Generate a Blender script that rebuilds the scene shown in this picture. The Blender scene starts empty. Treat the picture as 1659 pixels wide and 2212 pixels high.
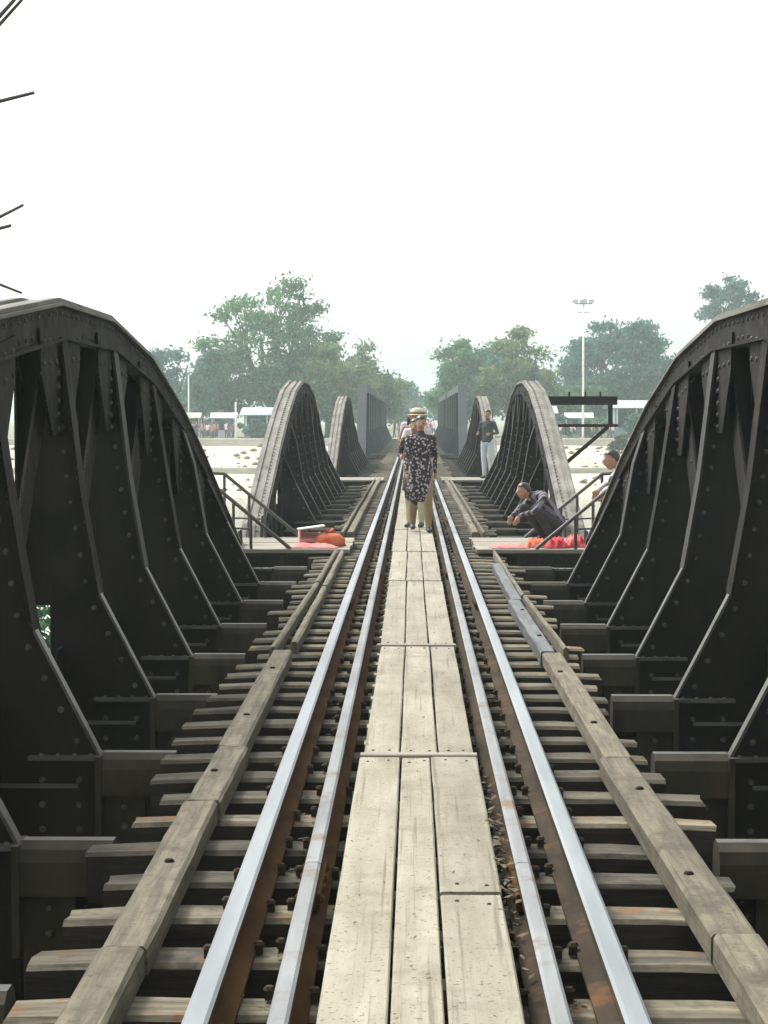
import bpy, math, random
import numpy as np
from mathutils import Vector, Matrix

# ------------------------------------------------------------------ camera, sky, sun, exposure
scene = bpy.context.scene
C = scene.collection
EYE = 1.45                                   # eye height above the rail heads (z = 0); the track runs along +y
cam_data = bpy.data.cameras.new('camera')
cam = bpy.data.objects.new('camera', cam_data)
C.objects.link(cam)
cam_data.sensor_fit = 'VERTICAL'
cam_data.sensor_height = 36.0
cam_data.sensor_width = 27.0
cam_data.lens = 36.0 * 4000.0 / 2212.0
cam_data.clip_start = 0.1
cam_data.clip_end = 3000.0
cam.location = (-0.012, 0.0, EYE)
cam.rotation_euler = (math.radians(90 - 2.905), 0, math.radians(0.866))
scene.camera = cam

SUN_EL, SUN_AZ = math.radians(55), math.radians(-52)      # azimuth measured from +y towards +x
world = bpy.data.worlds.new('World')
scene.world = world
world.use_nodes = True
wn = world.node_tree
wn.nodes.clear()
w_out = wn.nodes.new('ShaderNodeOutputWorld')
w_bg = wn.nodes.new('ShaderNodeBackground')
w_sky = wn.nodes.new('ShaderNodeTexSky')
w_sky.sky_type = 'NISHITA'
w_sky.sun_disc = False
w_sky.sun_elevation = SUN_EL
w_sky.sun_rotation = SUN_AZ
w_sky.air_density = 1.0
w_sky.dust_density = 4.0
w_sky.ozone_density = 1.0
w_hsv = wn.nodes.new('ShaderNodeHueSaturation')             # thin overcast: the blue is washed out
w_hsv.inputs['Saturation'].default_value = 0.10
w_bg.inputs['Strength'].default_value = 0.15
wn.links.new(w_sky.outputs[0], w_hsv.inputs['Color'])
wn.links.new(w_hsv.outputs[0], w_bg.inputs['Color'])
wn.links.new(w_bg.outputs[0], w_out.inputs['Surface'])

sun_data = bpy.data.lights.new('sun', 'SUN')
sun_data.energy = 1.5
sun_data.angle = math.radians(14)
sun_data.color = (1.0, 0.95, 0.86)
sun = bpy.data.objects.new('sun', sun_data)
C.objects.link(sun)
sd = Vector((math.sin(SUN_AZ) * math.cos(SUN_EL), math.cos(SUN_AZ) * math.cos(SUN_EL), math.sin(SUN_EL)))
sun.rotation_euler = sd.to_track_quat('Z', 'Y').to_euler()
sun.location = sd * 60

vs = scene.view_settings
vs.view_transform = 'Standard'
vs.look = 'None'
vs.exposure = 1.25
vs.gamma = 1.0
vs.use_curve_mapping = False
scene.cycles.use_denoising = True
scene.cycles.max_bounces = 8
scene.cycles.diffuse_bounces = 6
scene.cycles.glossy_bounces = 3
scene.cycles.transmission_bounces = 6
scene.cycles.volume_bounces = 2
scene.cycles.transparent_max_bounces = 6

rng = random.Random(7)

# ------------------------------------------------------------------ materials
MATS = {}


def _mix(nt, a, b, fac):
    m = nt.nodes.new('ShaderNodeMix')
    m.data_type = 'RGBA'
    for sock, val in ((m.inputs[6], a), (m.inputs[7], b)):
        if hasattr(val, 'is_linked'):
            nt.links.new(val, sock)
        else:
            sock.default_value = (*val, 1)
    if hasattr(fac, 'is_linked'):
        nt.links.new(fac, m.inputs[0])
    else:
        m.inputs[0].default_value = fac
    return m.outputs[2]


def _ramp(nt, src, lo, hi, v0=0.0, v1=1.0):
    r = nt.nodes.new('ShaderNodeMapRange')
    r.inputs[1].default_value = lo
    r.inputs[2].default_value = hi
    r.inputs[3].default_value = v0
    r.inputs[4].default_value = v1
    nt.links.new(src, r.inputs[0])
    return r.outputs[0]


def _noise(nt, vec, scale, detail=5, rough=0.6):
    n = nt.nodes.new('ShaderNodeTexNoise')
    n.inputs['Scale'].default_value = scale
    n.inputs['Detail'].default_value = detail
    n.inputs['Roughness'].default_value = rough
    if vec is not None:
        nt.links.new(vec, n.inputs['Vector'])
    return n.outputs[0]


def _coords(nt, scale=(1, 1, 1), per_object=True, kind='Object'):
    tc = nt.nodes.new('ShaderNodeTexCoord')
    mp = nt.nodes.new('ShaderNodeMapping')
    mp.inputs['Scale'].default_value = scale
    nt.links.new(tc.outputs[kind], mp.inputs['Vector'])
    if per_object:
        oi = nt.nodes.new('ShaderNodeObjectInfo')
        mu = nt.nodes.new('ShaderNodeMath')
        mu.operation = 'MULTIPLY'
        mu.inputs[1].default_value = 57.0
        nt.links.new(oi.outputs['Random'], mu.inputs[0])
        nt.links.new(mu.outputs[0], mp.inputs['Location'])
    return mp.outputs[0]


def mat(name, c1, c2=None, scale=4.0, stretch=(1, 1, 1), rough=0.7, metal=0.0, bump=0.0, bscale=None,
        c3=None, c3scale=1.5, c3lo=0.55, c3hi=0.7, vary=0.0, specks=None, speck_scale=40.0, lo=0.35, hi=0.65,
        rough_var=0.0, spec=0.5, trans=0.0, streak=None):
    m = bpy.data.materials.new(name)
    m.use_nodes = True
    nt = m.node_tree
    b = nt.nodes['Principled BSDF']
    vec = _coords(nt, stretch)
    col = None
    if c2 is not None:
        n = _noise(nt, vec, scale)
        col = _mix(nt, c1, c2, _ramp(nt, n, lo, hi))
    if c3 is not None:
        vec2 = _coords(nt, (1, 1, 1))
        n2 = _noise(nt, vec2, c3scale, 4, 0.7)
        col = _mix(nt, col if col is not None else c1, c3, _ramp(nt, n2, c3lo, c3hi))
    if specks is not None:
        vec3 = _coords(nt, (1, 1, 1))
        n3 = _noise(nt, vec3, speck_scale, 3, 0.6)
        col = _mix(nt, col if col is not None else c1, specks, _ramp(nt, n3, 0.60, 0.68))
    if streak is not None:                                   # dark checks and cracks along the grain
        sc_, st_ = streak
        n4 = _noise(nt, _coords(nt, st_), 1.0, 4, 0.55)
        col = _mix(nt, col, sc_, _ramp(nt, n4, 0.57, 0.70, 0.0, 0.75))
    if vary > 0:
        oi = nt.nodes.new('ShaderNodeObjectInfo')
        hs = nt.nodes.new('ShaderNodeHueSaturation')
        nt.links.new(_ramp(nt, oi.outputs['Random'], 0, 1, 1 - vary, 1 + vary), hs.inputs['Value'])
        if hasattr(col, 'is_linked'):
            nt.links.new(col, hs.inputs['Color'])
        else:
            hs.inputs['Color'].default_value = (*c1, 1)
        col = hs.outputs[0]
    if col is None:
        b.inputs['Base Color'].default_value = (*c1, 1)
    else:
        nt.links.new(col, b.inputs['Base Color'])
    b.inputs['Metallic'].default_value = metal
    b.inputs['Specular IOR Level'].default_value = spec
    if rough_var > 0:
        nt.links.new(_ramp(nt, _noise(nt, vec, scale * 1.7), 0.3, 0.7, rough - rough_var, rough + rough_var), b.inputs['Roughness'])
    else:
        b.inputs['Roughness'].default_value = rough
    if bump > 0:
        bp = nt.nodes.new('ShaderNodeBump')
        bp.inputs['Strength'].default_value = 1.0
        bp.inputs['Distance'].default_value = bump
        nt.links.new(_noise(nt, vec, bscale or scale * 2, 6, 0.65), bp.inputs['Height'])
        nt.links.new(bp.outputs[0], b.inputs['Normal'])
    if trans > 0:
        b.inputs['Transmission Weight'].default_value = trans
    MATS[name] = m
    return m


mat('steel', (0.007, 0.0068, 0.006), (0.014, 0.0125, 0.010), 3.0, (1, 1, 0.35), 0.75, 0.0, 0.002, 25, spec=0.12,
    c3=(0.034, 0.024, 0.014), c3scale=2.6, c3lo=0.54, c3hi=0.78, rough_var=0.12, specks=(0.05, 0.046, 0.04), speck_scale=55, streak=((0.040, 0.027, 0.015), (13, 13, 0.9)))
mat('steel_post', (0.008, 0.0075, 0.006), (0.016, 0.014, 0.010), 3.0, (1, 1, 0.25), 0.6, 0.0, 0.002, 25, spec=0.2,
    c3=(0.006, 0.0055, 0.005), c3scale=2.0, rough_var=0.1, specks=(0.01, 0.009, 0.008), speck_scale=50)
mat('rivet_steel', (0.04, 0.038, 0.033), (0.085, 0.08, 0.07), 9, rough=0.8, spec=0.25)
mat('post_olive', (0.006, 0.006, 0.0045), (0.020, 0.018, 0.011), 5.0, (1, 1, 0.3), 0.7, 0.0, 0.002, 25,
    c3=(0.02, 0.018, 0.013), c3scale=3)
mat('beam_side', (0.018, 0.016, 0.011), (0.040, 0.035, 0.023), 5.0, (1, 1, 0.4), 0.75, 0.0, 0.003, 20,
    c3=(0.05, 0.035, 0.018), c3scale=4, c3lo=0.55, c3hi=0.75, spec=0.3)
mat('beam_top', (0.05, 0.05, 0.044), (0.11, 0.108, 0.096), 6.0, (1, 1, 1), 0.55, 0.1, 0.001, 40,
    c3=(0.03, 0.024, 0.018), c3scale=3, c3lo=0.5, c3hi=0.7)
mat('steel_edge', (0.055, 0.052, 0.046), (0.12, 0.115, 0.10), 6.0, (1, 1, 1), 0.42, 0.2, 0.001, 40,
    c3=(0.07, 0.045, 0.025), c3scale=5, c3lo=0.58, c3hi=0.7)
mat('skylit_plate', (0.125, 0.122, 0.108), (0.22, 0.214, 0.19), 4.0, (1, 0.4, 1), 0.8, 0.0, 0.001, 40, spec=0.15,
    c3=(0.055, 0.048, 0.04), c3scale=3.0, c3lo=0.55, c3hi=0.75)  # paler than the other steel: sky light on the top chords put into colour
mat('steel_grey', (0.018, 0.023, 0.027), (0.036, 0.043, 0.048), 2.0, (1, 1, 0.4), 0.55, 0.0, 0.001, 25)
mat('rail_top', (0.175, 0.196, 0.208), (0.26, 0.286, 0.30), 6.0, (1, 0.08, 1), 0.62, 0.35, 0.0004, 30,
    c3=(0.22, 0.20, 0.17), c3scale=2.5, c3lo=0.62, c3hi=0.72)
mat('guard_top', (0.14, 0.151, 0.152), (0.23, 0.245, 0.247), 9.0, (1, 0.12, 1), 0.65, 0.3, 0.0005, 40,
    c3=(0.15, 0.105, 0.07), c3scale=3.5, c3lo=0.55, c3hi=0.68)
mat('rail_rust', (0.052, 0.027, 0.011), (0.10, 0.054, 0.022), 7.0, (1, 0.3, 1), 0.95, 0.0, 0.002, 60, spec=0.1,
    c3=(0.07, 0.045, 0.03), c3scale=3.0)
mat('rail_dark', (0.032, 0.027, 0.021), (0.062, 0.048, 0.033), 7.0, (1, 0.3, 1), 0.95, 0.0, 0.002, 60, spec=0.1,
    c3=(0.12, 0.065, 0.03), c3scale=3.0)
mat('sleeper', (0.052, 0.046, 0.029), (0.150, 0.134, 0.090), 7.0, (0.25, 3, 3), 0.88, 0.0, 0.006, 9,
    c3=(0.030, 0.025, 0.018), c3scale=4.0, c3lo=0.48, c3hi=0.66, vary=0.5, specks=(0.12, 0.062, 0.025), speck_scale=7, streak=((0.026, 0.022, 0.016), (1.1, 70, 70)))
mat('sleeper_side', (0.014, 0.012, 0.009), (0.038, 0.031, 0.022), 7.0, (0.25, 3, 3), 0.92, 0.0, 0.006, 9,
    c3=(0.014, 0.012, 0.010), c3scale=3, vary=0.3)  # creosoted sides, with the shade of the gaps also put into the colour
mat('guard_wood', (0.070, 0.062, 0.039), (0.158, 0.142, 0.094), 10.0, (3, 0.25, 3), 0.85, 0.0, 0.004, 14,
    c3=(0.052, 0.044, 0.028), c3scale=5.0, c3lo=0.50, c3hi=0.72, vary=0.16, specks=(0.06, 0.05, 0.03), speck_scale=45, streak=((0.05, 0.042, 0.026), (70, 1.0, 70)))
mat('guard_blue', (0.055, 0.062, 0.064), (0.115, 0.128, 0.13), 9.0, (3, 0.3, 3), 0.7, 0.0, 0.003, 20, vary=0.1)
mat('plank', (0.205, 0.190, 0.137), (0.29, 0.274, 0.212), 3.0, (2.5, 0.35, 2), 0.85, 0.0, 0.0025, 30,
    c3=(0.150, 0.134, 0.094), c3scale=3.2, c3lo=0.50, c3hi=0.78, vary=0.12, specks=(0.10, 0.088, 0.06), speck_scale=60, streak=((0.115, 0.10, 0.068), (55, 0.9, 5)))
mat('plank_edge', (0.22, 0.19, 0.13), (0.32, 0.28, 0.2), 5.0, (1, 1, 1), 0.9)
mat('platform_wood', (0.17, 0.155, 0.12), (0.28, 0.26, 0.215), 6.0, (0.3, 3, 3), 0.85, 0.0, 0.003, 20, vary=0.15)
mat('handrail', (0.035, 0.034, 0.03), (0.07, 0.065, 0.055), 12.0, (1, 1, 1), 0.5)
mat('concrete', (0.30, 0.285, 0.25), (0.42, 0.40, 0.35), 1.2, (1, 1, 0.5), 0.9, 0.0, 0.01, 6,
    c3=(0.2, 0.19, 0.165), c3scale=0.7)
mat('pale_concrete', (0.52, 0.50, 0.44), (0.66, 0.64, 0.57), 0.6, (1, 1, 2), 0.9, 0.0, 0.01, 4)
mat('sand', (0.40, 0.365, 0.265), (0.52, 0.48, 0.37), 0.35, (1, 1, 1), 0.95, 0.0, 0.06, 1.5,
    c3=(0.30, 0.28, 0.19), c3scale=0.25, c3lo=0.58, c3hi=0.72, specks=(0.17, 0.16, 0.10), speck_scale=1.6)
mat('earth', (0.12, 0.115, 0.06), (0.21, 0.185, 0.11), 0.6, (1, 1, 1), 0.95, 0.0, 0.08, 2.0,
    c3=(0.07, 0.10, 0.035), c3scale=0.3, c3lo=0.45, c3hi=0.6)
mat('water', (0.20, 0.225, 0.18), (0.24, 0.26, 0.21), 0.08, (1, 1, 1), 0.10, 0.0, 0.05, 0.9, spec=0.7)
mat('bark', (0.035, 0.034, 0.028), (0.065, 0.062, 0.05), 5.0, (1, 1, 0.3), 0.9, 0.0, 0.02, 10)
mat('twig', (0.045, 0.036, 0.03), (0.08, 0.065, 0.05), 14.0, (1, 1, 1), 0.85, 0.0, 0.004, 30)
mat('debris', (0.05, 0.045, 0.03), (0.12, 0.09, 0.05), 20.0, (1, 1, 1), 0.95)
mat('skin', (0.33, 0.19, 0.115), (0.37, 0.215, 0.135), 8.0, rough=0.55)
mat('hair', (0.012, 0.010, 0.009), (0.02, 0.017, 0.014), 30.0, (1, 1, 0.2), 0.4)
mat('lips', (0.20, 0.07, 0.06), rough=0.5)
mat('eye_dark', (0.02, 0.015, 0.012), rough=0.3)
mat('shoe', (0.03, 0.028, 0.027), (0.05, 0.045, 0.04), 10, rough=0.6)
mat('cloth_white', (0.46, 0.45, 0.43), (0.54, 0.53, 0.51), 5, rough=0.9, bump=0.01, bscale=9)
mat('cloth_cream', (0.42, 0.38, 0.24), (0.50, 0.46, 0.31), 5, rough=0.9, bump=0.01, bscale=9)
mat('cloth_brown', (0.20, 0.145, 0.075), (0.26, 0.19, 0.10), 5, rough=0.9, bump=0.01, bscale=9)
mat('cloth_dark', (0.022, 0.022, 0.026), (0.04, 0.04, 0.045), 5, rough=0.9, bump=0.01, bscale=9)
mat('cloth_green', (0.035, 0.045, 0.036), (0.06, 0.072, 0.06), 5, rough=0.9, bump=0.01, bscale=9)
mat('cloth_navy', (0.025, 0.03, 0.05), (0.04, 0.048, 0.075), 5, rough=0.9, bump=0.01, bscale=9)
mat('cloth_plum', (0.045, 0.03, 0.045), (0.075, 0.05, 0.07), 5, rough=0.9, bump=0.01, bscale=9)
mat('cloth_pink', (0.33, 0.16, 0.17), (0.42, 0.22, 0.23), 5, rough=0.9, bump=0.01, bscale=9)
mat('cloth_paleblue', (0.40, 0.45, 0.48), (0.48, 0.53, 0.56), 5, rough=0.9, bump=0.01, bscale=9)
mat('red_cloth', (0.36, 0.015, 0.022), (0.46, 0.05, 0.06), 6, rough=0.85, bump=0.006, bscale=14,
    c3=(0.48, 0.22, 0.20), c3scale=4, c3lo=0.54, c3hi=0.62)
mat('pink_cloth', (0.42, 0.13, 0.12), (0.48, 0.22, 0.20), 6, rough=0.85, bump=0.006, bscale=14)
mat('orange_cloth', (0.42, 0.075, 0.022), (0.5, 0.15, 0.055), 6, rough=0.8, bump=0.006, bscale=14)
mat('box_pink', (0.44, 0.20, 0.20), (0.52, 0.29, 0.28), 3, rough=0.6)
mat('shed_wall', (0.13, 0.24, 0.25), (0.18, 0.30, 0.31), 1.0, rough=0.7)
mat('shed_roof', (0.30, 0.35, 0.38), (0.40, 0.45, 0.48), 1.5, (4, 0.3, 1), 0.55)
mat('shed_dark', (0.04, 0.045, 0.045), rough=0.6)
mat('pole_white', (0.66, 0.68, 0.66), (0.74, 0.75, 0.73), 2, rough=0.5)
mat('lamp_grey', (0.10, 0.11, 0.12), (0.15, 0.16, 0.17), 4, rough=0.4, metal=0.4)
mat('lamp_glass', (0.5, 0.52, 0.54), rough=0.15)


def leaf_mat(name, c1, c2, c3):
    m = bpy.data.materials.new(name)
    m.use_nodes = True
    nt = m.node_tree
    b = nt.nodes['Principled BSDF']
    vec = _coords(nt, (1, 1, 1), True)
    col = _mix(nt, c1, c2, _ramp(nt, _noise(nt, vec, 0.35, 3), 0.38, 0.62))
    g = nt.nodes.new('ShaderNodeNewGeometry')
    col = _mix(nt, col, c3, _ramp(nt, g.outputs['Random Per Island'], 0.3, 1.0, 0.0, 0.75))
    nt.links.new(col, b.inputs['Base Color'])
    b.inputs['Roughness'].default_value = 0.85
    b.inputs['Specular IOR Level'].default_value = 0.04
    out = nt.nodes['Material Output']
    tr = nt.nodes.new('ShaderNodeBsdfTranslucent')
    nt.links.new(col, tr.inputs['Color'])
    mx = nt.nodes.new('ShaderNodeMixShader')
    mx.inputs[0].default_value = 0.5
    nt.links.new(b.outputs[0], mx.inputs[1])
    nt.links.new(tr.outputs[0], mx.inputs[2])
    nt.links.new(mx.outputs[0], out.inputs['Surface'])
    MATS[name] = m


leaf_mat('leaf_green', (0.026, 0.115, 0.060), (0.075, 0.18, 0.080), (0.17, 0.27, 0.12))
leaf_mat('leaf_olive', (0.046, 0.120, 0.056), (0.125, 0.19, 0.07), (0.22, 0.26, 0.10))
leaf_mat('leaf_blue', (0.020, 0.090, 0.078), (0.048, 0.14, 0.118), (0.12, 0.22, 0.185))
leaf_mat('leaf_dark', (0.028, 0.058, 0.024), (0.05, 0.085, 0.03), (0.06, 0.09, 0.03))


def spot_mat(name, base, dot, scale, size):
    m = bpy.data.materials.new(name)
    m.use_nodes = True
    nt = m.node_tree
    b = nt.nodes['Principled BSDF']
    v = nt.nodes.new('ShaderNodeTexVoronoi')
    v.inputs['Scale'].default_value = scale
    nt.links.new(_coords(nt, (1, 1, 1)), v.inputs['Vector'])
    col = _mix(nt, dot, base, _ramp(nt, v.outputs['Distance'], size, size + 0.06))
    nt.links.new(col, b.inputs['Base Color'])
    b.inputs['Roughness'].default_value = 0.9
    MATS[name] = m


spot_mat('cloth_spots', (0.026, 0.020, 0.027), (0.36, 0.32, 0.33), 23.0, 0.34)
spot_mat('cloth_spots_small', (0.03, 0.024, 0.034), (0.22, 0.19, 0.20), 24.0, 0.24)


def stripe_mat(name, a, b_, scale):
    m = bpy.data.materials.new(name)
    m.use_nodes = True
    nt = m.node_tree
    b = nt.nodes['Principled BSDF']
    w = nt.nodes.new('ShaderNodeTexWave')
    w.inputs['Scale'].default_value = scale
    w.inputs['Distortion'].default_value = 0.6
    nt.links.new(_coords(nt, (1, 1, 1)), w.inputs['Vector'])
    col = _mix(nt, a, b_, _ramp(nt, w.outputs[0], 0.45, 0.6))
    nt.links.new(col, b.inputs['Base Color'])
    b.inputs['Roughness'].default_value = 0.9
    MATS[name] = m


stripe_mat('cloth_stripes', (0.19, 0.18, 0.22), (0.025, 0.024, 0.031), 5.0)


CROWD = {'white': (0.62, 0.60, 0.60), 'pink': (0.50, 0.27, 0.34), 'plum': (0.16, 0.09, 0.14), 'navy': (0.05, 0.06, 0.11),
         'lavender': (0.46, 0.40, 0.50), 'rust': (0.30, 0.13, 0.09)}
for k_, c_ in CROWD.items():
    mat('crowd_' + k_, c_, tuple(q * 1.15 for q in c_), 6, rough=0.9)
mat('crowd_bottom', (0.06, 0.06, 0.08), (0.10, 0.09, 0.10), 3, rough=0.9, vary=0.5)


# ------------------------------------------------------------------ mesh helpers
class MB:
    """collects shapes; build() links them as ONE mesh object"""

    def __init__(self):
        self.v, self.f, self.m = [], [], []

    def add(self, verts, faces, mi=0):
        n = len(self.v)
        self.v.extend([tuple(p) for p in verts])
        for i, f in enumerate(faces):
            self.f.append(tuple(n + k for k in f))
            self.m.append(mi if not isinstance(mi, (list, tuple)) else mi[i])

    def box(self, x0, x1, y0, y1, z0, z1, mi=0):
        v = [(x0, y0, z0), (x1, y0, z0), (x1, y1, z0), (x0, y1, z0), (x0, y0, z1), (x1, y0, z1), (x1, y1, z1), (x0, y1, z1)]
        f = [(0, 3, 2, 1), (4, 5, 6, 7), (0, 1, 5, 4), (1, 2, 6, 5), (2, 3, 7, 6), (3, 0, 4, 7)]
        self.add(v, f, mi)
        return self

    def bevel_box(self, x0, x1, y0, y1, z0, z1, b, mi=0, long='y'):
        """a box whose four long edges are chamfered"""
        if long == 'y':
            prof = [(x0 + b, z0), (x1 - b, z0), (x1, z0 + b), (x1, z1 - b), (x1 - b, z1), (x0 + b, z1), (x0, z1 - b), (x0, z0 + b)]
            A = [(x, y0, z) for x, z in prof]
            B = [(x, y1, z) for x, z in prof]
        else:
            prof = [(y0 + b, z0), (y1 - b, z0), (y1, z0 + b), (y1, z1 - b), (y1 - b, z1), (y0 + b, z1), (y0, z1 - b), (y0, z0 + b)]
            A = [(x1, y, z) for y, z in prof]
            B = [(x0, y, z) for y, z in prof]
        n = 8
        f = [(i, (i + 1) % n, n + (i + 1) % n, n + i) for i in range(n)]
        f = [tuple(reversed(q)) for q in f]
        f += [tuple(range(n)), tuple(reversed(range(n, 2 * n)))]
        self.add(A + B, f, mi)
        return self

    def bar(self, p, q, w, h, side=None, mi=0):
        """a straight bar from p to q, w wide along `side`, h deep across"""
        p, q = Vector(p), Vector(q)
        d = (q - p).normalized()
        s = Vector(side) if side is not None else Vector((1, 0, 0))
        s = (s - d * s.dot(d)).normalized()
        u = d.cross(s)
        c = [s * w / 2 + u * h / 2, -s * w / 2 + u * h / 2, -s * w / 2 - u * h / 2, s * w / 2 - u * h / 2]
        v = [p + k for k in c] + [q + k for k in c]
        f = [(0, 1, 2, 3), (7, 6, 5, 4)] + [(i, i + 4, (i + 1) % 4 + 4, (i + 1) % 4) for i in range(4)]
        self.add(v, f, mi)
        return self

    def tube(self, pts, rad, n=6, mi=0, squash=None):
        """rings swept along points; rad is a number or (rx, ry) per point"""
        pts = [Vector(p) for p in pts]
        rings = []
        ref = None
        for i, p in enumerate(pts):
            d = (pts[min(i + 1, len(pts) - 1)] - pts[max(i - 1, 0)]).normalized()
            if ref is None:
                ref = Vector((1, 0, 0)) if abs(d.x) < 0.9 else Vector((0, 1, 0))
            s = (ref - d * ref.dot(d)).normalized()
            ref = s
            u = d.cross(s)
            r = rad[i] if isinstance(rad, (list, tuple)) else rad
            rx, ry = r if isinstance(r, (list, tuple)) else (r, r)
            rings.append([p + s * rx * math.cos(2 * math.pi * k / n) + u * ry * math.sin(2 * math.pi * k / n) for k in range(n)])
        v = [q for r in rings for q in r]
        f = []
        for i in range(len(pts) - 1):
            for k in range(n):
                a, b = i * n + k, i * n + (k + 1) % n
                f.append((a, b, b + n, a + n))
        f.append(tuple(reversed(range(n))))
        f.append(tuple(range((len(pts) - 1) * n, len(pts) * n)))
        self.add(v, f, mi)
        return self

    def prism_x(self, poly, x0, x1, mi=0):
        """a (y, z) polygon given thickness along x"""
        n = len(poly)
        v = [(x0, y, z) for y, z in poly] + [(x1, y, z) for y, z in poly]
        f = [tuple(range(n)), tuple(reversed(range(n, 2 * n)))] + [(i, i + n, (i + 1) % n + n, (i + 1) % n) for i in range(n)]
        self.add(v, f, mi)
        return self

    def prism_y(self, poly, y0, y1, mi=0):
        """an (x, z) polygon given thickness along y"""
        n = len(poly)
        v = [(x, y0, z) for x, z in poly] + [(x, y1, z) for x, z in poly]
        f = [tuple(range(n)), tuple(reversed(range(n, 2 * n)))] + [(i, i + n, (i + 1) % n + n, (i + 1) % n) for i in range(n)]
        self.add(v, f, mi)
        return self

    def sweep(self, path, x0, x1, n0, n1, mi=0):
        """a flat plate following a (y, z) path; n0..n1 measured along the path's normal"""
        A = []
        for i, (y, z) in enumerate(path):
            a = Vector(path[max(i - 1, 0)])
            b = Vector(path[min(i + 1, len(path) - 1)])
            d = (b - a).normalized()
            nrm = Vector((-d.y, d.x))
            lo = Vector((y, z)) + nrm * n0
            hi = Vector((y, z)) + nrm * n1
            A.append([(x0, lo.x, lo.y), (x1, lo.x, lo.y), (x1, hi.x, hi.y), (x0, hi.x, hi.y)])
        v = [p for r in A for p in r]
        f = []
        for i in range(len(path) - 1):
            for k in range(4):
                a, b = i * 4 + k, i * 4 + (k + 1) % 4
                f.append((a, b, b + 4, a + 4))
        f += [(3, 2, 1, 0), tuple((len(path) - 1) * 4 + k for k in range(4))]
        self.add(v, f, mi)
        return self

    def rivet(self, p, nrm, r, mi=0):
        p, d = Vector(p), Vector(nrm).normalized()
        s = Vector((0, 0, 1)) if abs(d.z) < 0.9 else Vector((1, 0, 0))
        s = (s - d * s.dot(d)).normalized()
        u = d.cross(s)
        n = 6
        A = [p + (s * math.cos(2 * math.pi * k / n) + u * math.sin(2 * math.pi * k / n)) * r for k in range(n)]
        B = [p + d * r * 0.55 + (s * math.cos(2 * math.pi * k / n) + u * math.sin(2 * math.pi * k / n)) * r * 0.62 for k in range(n)]
        f = [(k, (k + 1) % n, n + (k + 1) % n, n + k) for k in range(n)] + [tuple(range(n, 2 * n))]
        self.add(A + B, f, mi)
        return self

    def mesh(self, name, mats, smooth=False):
        me = bpy.data.meshes.new(name)
        me.from_pydata(self.v, [], self.f)
        for mname in (mats if isinstance(mats, (list, tuple)) else [mats]):
            me.materials.append(MATS[mname])
        me.polygons.foreach_set('material_index', self.m)
        if smooth:
            me.polygons.foreach_set('use_smooth', [True] * len(me.polygons))
        me.validate()
        # outward normals
        import bmesh
        bm = bmesh.new()
        bm.from_mesh(me)
        bmesh.ops.recalc_face_normals(bm, faces=bm.faces)
        bm.to_mesh(me)
        bm.free()
        me.update()
        return me

    def build(self, name, mats, parent=None, smooth=False):
        return link(name, self.mesh(name, mats, smooth), parent)


def link(name, me, parent=None, loc=None, rot=None):
    o = bpy.data.objects.new(name, me)
    C.objects.link(o)
    if parent is not None:
        o.parent = parent
    if loc is not None:
        o.location = loc
    if rot is not None:
        o.rotation_euler = rot
    return o


def tag(o, label=None, cat=None, group=None, kind=None):
    if label:
        o['label'] = label
    if cat:
        o['category'] = cat
    if group:
        o['group'] = group
    if kind:
        o['kind'] = kind
    return o


def empty(name, loc=(0, 0, 0), rz=0.0):
    o = bpy.data.objects.new(name, None)
    C.objects.link(o)
    o.location = loc
    o.rotation_euler = (0, 0, rz)
    o.empty_display_size = 0.3
    return o


def copy_tree(o, parent=None):
    c = o.copy()
    C.objects.link(c)
    c.parent = parent
    for ch in list(o.children):
        copy_tree(ch, c)
    return c


# ------------------------------------------------------------------ the setting: ground, river, far bank
WATER = -4.6
prof = [(-320, -0.6), (-30, -0.6), (-4, -0.9), (0.5, -3.2), (9, -3.7), (17, -4.3), (22, -5.4), (40, -7.0), (80, -7.5), (120, -7.0),
        (138, -5.4), (143, -4.3), (147, -3.6), (151.9, -3.05), (152.1, -2.75), (155, -2.6), (160, -1.6), (165.9, -0.95), (166.1, -0.62),
        (172, -0.52), (185, -0.5), (215, -0.5), (300, -0.45), (960, -0.4)]
ys = []
for (a, _), (b, _) in zip(prof[:-1], prof[1:]):
    n = max(1, int((b - a) / 6)) if (a > -40 and b < 310) else max(1, int((b - a) / 60))
    ys += [a + (b - a) * i / n for i in range(n)]
ys.append(prof[-1][0])
xs = [-620, -420, -280, -190, -130, -90, -65, -50] + [-40 + 2 * i for i in range(41)] + [50, 65, 90, 130, 190, 280, 420, 620]
pz = np.interp(ys, [p[0] for p in prof], [p[1] for p in prof])
gv, gf, gm = [], [], []
g_r = random.Random(3)
for j, y in enumerate(ys):
    for x in xs:
        amp = 0.10 if (y < 22 and y > -3) else (0.05 if 138 < y < 166 else 0.0)
        gv.append((x, y, pz[j] + g_r.uniform(-amp, amp)))
nx = len(xs)
for j in range(len(ys) - 1):
    for i in range(nx - 1):
        gf.append((j * nx + i, j * nx + i + 1, (j + 1) * nx + i + 1, (j + 1) * nx + i))
        gm.append(0 if ys[j] < 60 or ys[j] > 176 else 1)
gb = MB()
gb.add(gv, gf, gm)
ground = gb.build('ground', ['earth', 'sand'])
tag(ground, 'sandy far bank and weedy near bank of the river', kind='structure')

wv = MB()
wv.box(-618, 618, 14.0, 146.0, WATER - 0.02, WATER)
water = wv.build('river_water', 'water')
tag(water, 'pale river water under the bridge', kind='structure')

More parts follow.
